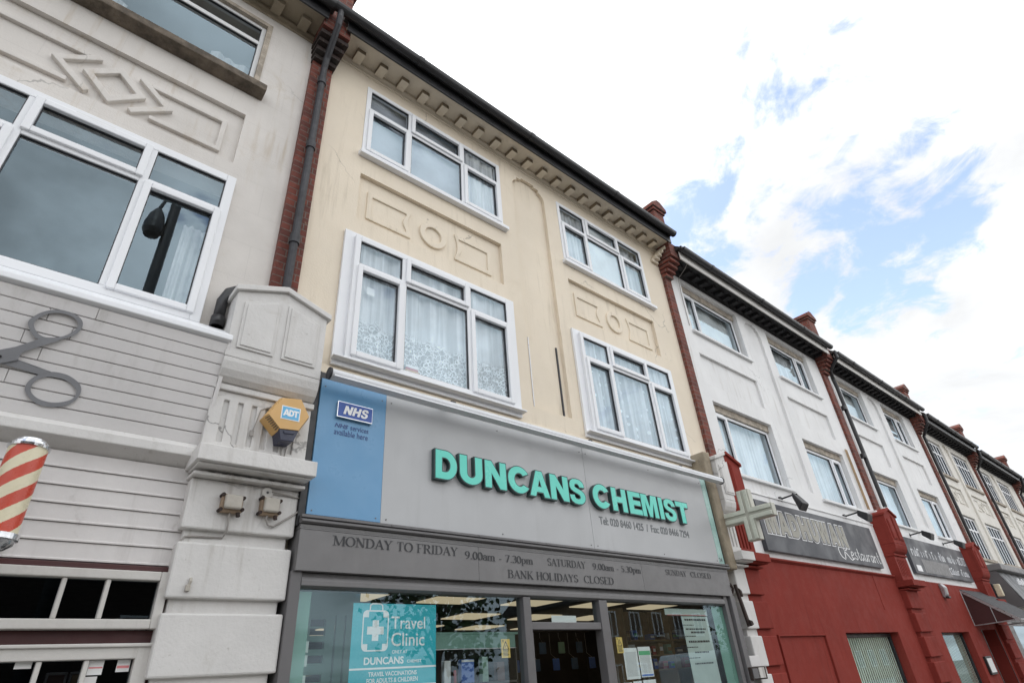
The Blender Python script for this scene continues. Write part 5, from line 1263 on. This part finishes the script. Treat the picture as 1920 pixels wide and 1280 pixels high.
# ------------------------------------------------------------------ in the chemist's windows
po = thing('window_poster', 'large teal travel clinic poster with a white first aid case in the chemist window', 'poster', (2.4, -.13, 1.2))
K = .971
def kx(v): return v*K
def kz(v): return 1.65+(v-1.65)*K
obj('sheet', MB().box(2.035, 2.735, -.128, -.125, .95, 2.225), 'teal_poster', po)
yp_ = -.128
lg = MB(); ca = (2.285, 2.06); w2, h2 = .096, .122
def rrect(cx, cz, w, h, r): return [(cx+sx*(w-r)+r*math.cos(R(t)), cz+sz*(h-r)+r*math.sin(R(t))) for sx, sz, t0 in ((1, 1, 0), (-1, 1, 90), (-1, -1, 180), (1, -1, 270)) for t in range(t0, t0+91, 18)]
lx, lz = kx(2.285), kz(2.06)
lg.ring(rrect(lx, lz, .10, .127, .03), .009, yp_-.001, yp_)
lg.ring([(lx-.052, lz+.128), (lx-.048, lz+.165), (lx-.03, lz+.175), (lx+.03, lz+.175), (lx+.048, lz+.165), (lx+.052, lz+.128)], .009, yp_-.0012, yp_, closed=False)
for sx in (-1, 1):
    for sz in (-1, 1):
        lg.prism([(lx+sx*.097, lz+sz*.085), (lx+sx*.058, lz+sz*.085), (lx+sx*.058, lz+sz*.125), (lx+sx*.08, lz+sz*.125), (lx+sx*.097, lz+sz*.108)], yp_-.0008, yp_)
lg.prism([(lx+a*.066, lz+b_*.066) for a, b_ in ((-1, -.38), (-.38, -.38), (-.38, -1), (.38, -1), (.38, -.38), (1, -.38), (1, .38), (.38, .38), (.38, 1), (-.38, 1), (-.38, .38), (-1, .38))], yp_-.001, yp_)
obj('first_aid_case', lg, 'white_vinyl', po)
tx = text_mb('Travel', kx(2.415), kx(2.715), kz(2.07), kz(2.155), yp_, .001, .006)
text_mb('Clinic', kx(2.42), kx(2.71), kz(1.955), kz(2.045), yp_, .001, .006, mb=tx)
text_mb('ONLY AT', kx(2.43), kx(2.56), kz(1.907), kz(1.93), yp_, .001, .008, mb=tx)
text_mb('DUNCANS', kx(2.205), kx(2.53), kz(1.84), kz(1.888), yp_, .001, .03, mb=tx); text_mb('CHEMIST', kx(2.56), kx(2.685), kz(1.845), kz(1.865), yp_, .001, .012, mb=tx)
text_mb('TRAVEL VACCINATIONS', kx(2.245), kx(2.645), kz(1.767), kz(1.795), yp_, .001, .02, mb=tx); text_mb('FOR ADULTS & CHILDREN', kx(2.235), kx(2.655), kz(1.725), kz(1.755), yp_, .001, .02, mb=tx)
tx.box(2.036, 2.734, yp_-.001, yp_, kz(1.81), kz(1.822)); tx.box(2.2, 2.734, yp_-.001, yp_, kz(1.698), kz(1.708))
obj('lettering', tx, 'white_vinyl', po)
def sticker(label, x):
    x0, x1, z0, z1 = kx(x), kx(x+.095), kz(1.85), kz(1.99)
    t = thing('warning_sticker', label, 'sticker', (x0, -.13, z0), 'yellow warning stickers on the shop glass')
    obj('sheet', MB().box(x0, x1, -.1385, -.137, z0, z1), 'sticker_yellow', t)
    m = MB(); c = (x0+x1)/2; zb = z0+.062
    m.ring([(c-.031, zb), (c, zb+.055), (c+.031, zb)], .006, -.1392, -.1386); m.ring([(c-.008, zb+.012), (c+.006, zb+.028), (c+.001, zb+.03)], .004, -.1392, -.1386, closed=False)
    m.ring([(x0+.012, z1-.014), (x0+.02, z1-.006), (x0+.028, z1-.014), (x0+.02, z1-.022)], .003, -.1392, -.1386)
    for i in range(5): m.box(x0+.014+.004*(i % 2), x1-.014-.005*(i % 3), -.1392, -.1386, z0+.05-.0095*i, z0+.0545-.0095*i)
    obj('symbol', m, 'text_dark', t)
sticker('yellow warning sticker on the glass left of the shop door', 3.47)
sticker('yellow warning sticker on the glass right of the shop door', 4.96)
notice('notice', 'plain white printed notice right of the shop door', 'notice', kx(5.055), kx(5.27), kz(1.62), kz(1.893), -.131, 'paper_white', [], 22, group='white notices taped inside the chemist window')
notice('notice', 'white notice with a green heading and blue foot in the chemist window', 'notice', kx(5.288), kx(5.49), kz(1.63), kz(1.90), -.131, 'paper_white', [(.72, .86, 'paper_green'), (.03, .09, 'paper_blue')], 20, group='white notices taped inside the chemist window')
notice('notice', 'white sheet at the bottom edge of the chemist window beside the door', 'notice', kx(4.97), kx(5.12), 1.42, kz(1.595), -.131, 'paper_white', [], 8, group='white notices taped inside the chemist window')
notice('notice', 'white sheet below the plain printed notice', 'notice', kx(5.14), kx(5.275), 1.38, kz(1.602), -.131, 'paper_white', [(.6, .7, 'paper_blue')], 8, group='white notices taped inside the chemist window')
notice('notice', 'white sheet below the notice with green heading', 'notice', kx(5.295), kx(5.5), 1.38, kz(1.605), -.131, 'paper_white', [], 9, group='white notices taped inside the chemist window')
notice('header_strip', 'pale header strip with a red edge at the top of the right chemist window', 'sign', kx(5.87), kx(6.71), kz(2.205), kz(2.272), -.131, 'frosted_white', [(.0, .08, 'paper_pink')])
ls = thing('service_list', 'tall pale list of services on the right chemist window', 'sign', (6.2, -.13, 1.5))
obj('sheet', MB().box(kx(6.17), kx(6.70), -.130, -.128, .9, kz(2.195)), 'frosted_white', ls)
lm = MB(); rr = random.Random(12)
for z, a, e, h in ((2.15, 6.22, 6.62, .018), (2.10, 6.17, 6.38, .008), (2.055, 6.21, 6.62, .015), (2.02, 6.30, 6.55, .018), (1.985, 6.17, 6.36, .009), (1.925, 6.22, 6.62, .02), (1.875, 6.17, 6.36, .009), (1.82, 6.3, 6.55, .014), (1.77, 6.17, 6.36, .008), (1.71, 6.26, 6.6, .014)):
    x = kx(a)
    while x < kx(e): l = rr.uniform(.012, .05); lm.box(x, x+l, -.1312, -.1302, kz(z), kz(z)+h); x += l+.008
obj('small_print', lm, 'text_dark', ls)
ps = thing('door_notice', 'blank white card on the glass above the shop door', 'notice', (4, -.13, 2.1))
obj('sheet', MB().box(3.98, 4.30, -.131, -.129, 2.106, 2.165), 'paper_white', ps)
# display cabinet and goods
cb = thing('display_cabinet', 'green topped display cabinet standing behind the teal poster', 'cabinet', (3.6, .2, 0))
cm2 = MB().box(2.6, 3.86, .25, .28, 1.945, 2.05); cm2.box(2.6, 3.90, .25, .75, 2.0505, 2.07)
obj('header', cm2, 'shop_green', cb, bevel=.002)
c3 = MB().box(2.6, 3.86, .24, .75, 1.672, 1.69); c3.box(2.6, 3.86, .73, .75, .3, 2.05); c3.box(3.845, 3.86, .24, .75, .3, 1.94); c3.box(2.6, 3.86, .24, .75, .3, 1.1)
obj('shelf', c3, 'shelf_dark', cb, bevel=.002)
obj('edge_strip', MB().box(2.6, 3.86, .243, .2495, 1.938, 1.944), 'white_vinyl', cb)
for nm, lb, x0, x1, z1, mt in (('white_carton', 'slim white carton next to the teal poster in the cabinet', 3.10, 3.165, 1.86, 'paper_white'), ('blue_carton', 'tall plain blue carton in the display cabinet', 3.275, 3.41, 1.865, 'box_blue'),
                           ('patterned_carton', 'pale green patterned carton between the blue and brown cartons', 3.50, 3.565, 1.88, 'box_green'), ('brown_carton', 'dark brown carton at the right end of the cabinet', 3.665, 3.75, 1.835, 'box_brown'),
                           ('red_tube', 'thin red tube standing left of the blue carton', 3.215, 3.24, 1.79, 'box_red')):
    t = thing(nm, lb, 'carton', ((x0+x1)/2, .3, 1.69))
    if nm == 'red_tube': obj('tube', MB().lathe([(0, 0), (.013, 0), (.013, z1-1.70), (.008, z1-1.69), (0, z1-1.69)], ((x0+x1)/2, .32, 1.69), 14), mt, t)
    else:
        obj('carton', MB().box(x0, x1, .29, .34, 1.6905, z1), mt, t, bevel=.003)
        obj('lid_flap', MB().box(x0+.002, x1-.002, .288, .2898, z1-.02, z1-.004), 'paper_white' if nm == 'blue_carton' else mt, t)
gw = MB().box(1.75, 2.04, .33, .36, .3, 2.5)
t = thing('shop_screen', 'green slotted screen standing behind the left edge of the chemist window', 'screen', (1.9, .34, 0))
sm_ = MB().wall(1.72, 2.32, .3, 2.5, [(1.93, 2.05, z, z+.05) for z in (2.12, 2.06, 1.97, 1.88, 1.76, 1.64)]+[(2.12, 2.135, .4, 2.2), (2.2, 2.215, .4, 2.2)], .33, .36)
obj('panel', sm_, 'shop_green', t)
obj('post', MB().tube([(2.13, .40, 0), (2.13, .40, 2.5)], .02, 12).tube([(2.21, .40, 0), (2.21, .40, 2.5)], .02, 12), 'aluminium', t)
sh = thing('goods_shelves', 'tan shelving unit behind the notices in the right chemist window', 'shelves', (6.3, .9, 0))
s_ = MB()
for z in (2.03, 1.86, 1.7): s_.box(6.25, 8.3, .9, 1.25, z-.012, z)
s_.box(6.25, 8.3, 1.25, 1.27, 0, 2.4)
for x in (6.25, 7.2, 8.3): s_.box(x-.012, x+.012, .9, 1.25, 0, 2.4)
obj('shelf', s_, 'box_tan', sh)
rr = random.Random(21)
ORD = 'first second third fourth fifth sixth seventh eighth ninth tenth eleventh twelfth thirteenth fourteenth fifteenth sixteenth seventeenth eighteenth'.split()
kinds = [('box_tan', 'tan'), ('carrier_bag', 'mottled blue'), ('box_green', 'pale green'), ('paper_white', 'white'), ('box_red', 'red'), ('box_brown', 'brown'), ('box_blue', 'blue')]
for si, z in enumerate((2.03, 1.86, 1.7)):
    x = 6.3; nth = 0
    while x < 8.2:
        w_ = rr.uniform(.06, .14); h_ = rr.uniform(.06, .13); mt, cn_ = rr.choice(kinds)
        t = thing('goods_box', '%s goods box, %s from the left on the %s tan shelf' % (cn_, ORD[nth], ('top', 'middle', 'lower')[si]), 'box', (x, 1, z), 'goods on the tan shelves')
        obj('box', MB().box(x, x+w_, .93, 1.1, z+.001, z+h_), mt, t, bevel=.004); obj('label', MB().box(x+.01, x+w_-.01, .9285, .93, z+h_*.35, z+h_*.7), rr.choice(('paper_white', 'box_tan', 'paper_green')), t)
        x += w_+rr.uniform(.02, .12); nth += 1
rk = thing('bag_rack', 'dark rack of hanging carrier bags inside the open shop door', 'rack', (5.2, 2.2, 0))
obj('rail', MB().tube([(4.4, 2.2, 2.25), (7.0, 2.2, 2.25)], .012, 8).box(4.3, 7.2, 2.5, 2.55, 0, 2.3), 'shelf_dark', rk)
for i in range(14):
    x = 4.5+.18*i; z = 2.12-.2*(i % 2)
    t = thing('carrier_bag', '%s packet, %s from the left in the %s row inside the shop door' % (('mottled blue', 'plain blue', 'pale green', 'mottled blue')[i % 4], ORD[i//2], ('upper', 'lower')[i % 2]), 'packet', (x, 2.2, z), 'packets hanging inside the door')
    obj('packet', MB().box(x, x+.12, 2.15-.05*(i % 2), 2.17-.05*(i % 2), z-.14, z), ('carrier_bag', 'box_blue', 'box_green', 'carrier_bag')[i % 4], t, bevel=.008)
    obj('hanger', MB().tube([(x+.06, 2.16-.05*(i % 2), z), (x+.06, 2.2, z+.06), (x+.06, 2.2, 2.26)], .003, 5), 'aluminium', t)

# ------------------------------------------------------------------ across the road (seen in the panes)
def tree(label, x, y, h, r, seed, n=1700):
    t = thing('street_tree', label, 'tree', (x, y, -.12), 'trees across the road'); rr = random.Random(seed)
    tm = MB().tube([(x, y, -.12), (x+.05, y, h*.25), (x-.05, y+.1, h*.5), (x+.1, y, h*.8)], [.2, .16, .11, .04], 10)
    cl = []
    for i in range(16):
        a = rr.random()*6.28; rad = r*rr.uniform(.25, .95); z = h*rr.uniform(.42, .95); s = math.sqrt(max(.05, 1-((z/h-.65)/.42)**2))
        c = Vector((x+rad*s*math.cos(a), y+rad*s*math.sin(a), z)); cl.append((c, r*rr.uniform(.25, .5)))
        tm.tube([(x, y, h*rr.uniform(.25, .5)), tuple((Vector((x, y, h*.5))+c)/2), tuple(c)], [.07, .05, .02], 6)
    obj('trunk', tm, 'bark', t)
    lm = MB()
    for i in range(n):
        c, rad = rr.choice(cl); p = c+Vector((rr.gauss(0, 1), rr.gauss(0, 1), rr.gauss(0, .8)))*rad*.55
        u = Vector((rr.gauss(0, 1), rr.gauss(0, 1), rr.gauss(0, 1))).normalized()*rr.uniform(.09, .2); v = u.orthogonal().normalized()*u.length*.6
        lm.face([p-u, p+v, p+u, p-v])
    obj('crown', lm, 'leaf', t)
tree('tall leafy tree across the road, reflected in the left chemist window', 15.5, -19, 6.6, 2.6, 3)
tree('bushy tree across the road, reflected in the red shop windows', 42, -19, 7.5, 3.2, 5)
tree('broad tree far along the road opposite the red shop fronts', 52, -20, 8, 3.6, 6)
def opposite(label, x0, x1, y, h, mat, roofmat, nwin):
    b = thing('brick_house', label, 'building', ((x0+x1)/2, y, -.12), 'houses across the road')
    hs = []; st = (x1-x0)/nwin
    for i in range(nwin):
        for z in (.9, 3.6): hs.append((x0+st*i+st*.28, x0+st*i+st*.72, z, z+1.35))
    m = MB().wall(x0, x1, -.12, h, [], 0, .3)
    m.v = [(vx, y-vy, vz) for vx, vy, vz in m.v]
    o = obj('wall', m, mat, b); bx_ = MB().box(x0, x1, y-8, y-.31, -.12, h); obj('house_body', bx_, mat, b)
    for a, e, z0, z1 in hs:
        f = MB().frame(a, e, z0, z1, .08, 0, .05); c = (a+e)/2; f.box(c-.03, c+.03, .002, .048, z0+.08, z1-.08)
        f.v = [(vx, y+.06-vy, vz) for vx, vy, vz in f.v]
        w = obj('window', f, 'upvc', b); obj('pane', MB().box(a+.08, e-.08, y+.004, y+.008, z0+.08, z1-.08), 'interior_dark', w)
    obj('roof', MB().prismx([(y+.4, h-.05), (y-4, h+2.6), (y-8.4, h-.05)], x0-.2, x1+.2), roofmat, b)
opposite('tan brick house with white windows, reflected in the right chemist window', 27, 38, -20, 5.6, 'brick_tan', 'roof_tile', 5)
opposite('long tan brick house further along the far pavement', 58, 84, -20, 5.6, 'brick_tan', 'roof_tile', 9)
opposite('long dark brick house opposite the left end of the terrace', -30, 9, -24, 6.6, 'brick_soot', 'roof_tile', 6)
la = thing('street_lamp', 'dark street lamp post with a hooked lantern, reflected in the barber upstairs window', 'street lamp', (.66, -5.5, 0))
obj('post', MB().tube([(.66, -5.5, 0), (.66, -5.5, 1.2), (.66, -5.5, 1.25), (.66, -5.5, 9.7)], [.13, .13, .10, .085], 14), 'black_paint', la)
obj('arm', MB().tube([(.66, -5.5, 9.65), (.58, -5.5, 9.8), (.48, -5.5, 9.72), (.43, -5.5, 9.5)], .03, 8), 'black_paint', la)
obj('lantern', MB().lathe([(0, .42), (.05, .4), (.12, .25), (.16, .05), (.16, -.1), (.12, -.2), (0, -.24)], (.43, -5.5, 9.08), 20), 'black_paint', la)
va = thing('parked_van', 'white panel van parked at the near kerb, reflected in the chemist window', 'van', (17.5, -6.3, -.12))
vp = [(14.9, .25), (20.0, .25), (20.0, .95), (19.75, 1.15), (19.0, 1.25), (18.3, 1.95), (18.0, 2.05), (15.1, 2.08), (14.9, 1.9)]
obj('body', MB().prism(vp, -7.3, -5.4), 'van_white', va, bevel=.06, seg=3)
obj('windscreen', MB().poly([(18.98, -7.15, 1.29), (18.98, -5.55, 1.29), (18.33, -5.65, 1.93), (18.33, -7.05, 1.93)], [(0, 1, 2, 3)]), 'black_paint', va)
obj('side_window', MB().prism([(17.2, 1.3), (18.7, 1.3), (18.2, 1.85), (17.2, 1.85)], -5.398, -5.39), 'black_paint', va)
for x in (15.7, 19.1):
    for y in (-7.25, -5.62):
        w = obj('wheel', MB().disc_y(x, .2, .32, y-.1, y+.2, 24), 'tyre', va, bevel=.03)
        obj('rim', MB().disc_y(x, .2, .2, y+.201, y+.21, 20), 'aluminium', w)

nt_ = thing('window_note', 'small white note stuck inside the left upstairs pane above the chemist sign', 'notice', (2.03, -.03, 5.0))
obj('sheet', MB().box(1.985, 2.065, -.041, -.039, 4.965, 5.05), 'paper_white', nt_)
bs = thing('book_pile', 'orange and white pile of books on the upstairs window sill behind the lace', 'books', (2.5, .0, 4.26))
obj('book', MB().box(2.44, 2.60, -.035, -.008, 4.247, 4.285), 'alarm_yellow', bs, bevel=.003); obj('book', MB().box(2.45, 2.585, -.034, -.009, 4.286, 4.31), 'box_red', bs, bevel=.003)
obj('book', MB().box(2.445, 2.59, -.035, -.008, 4.311, 4.34), 'paper_white', bs, bevel=.003)
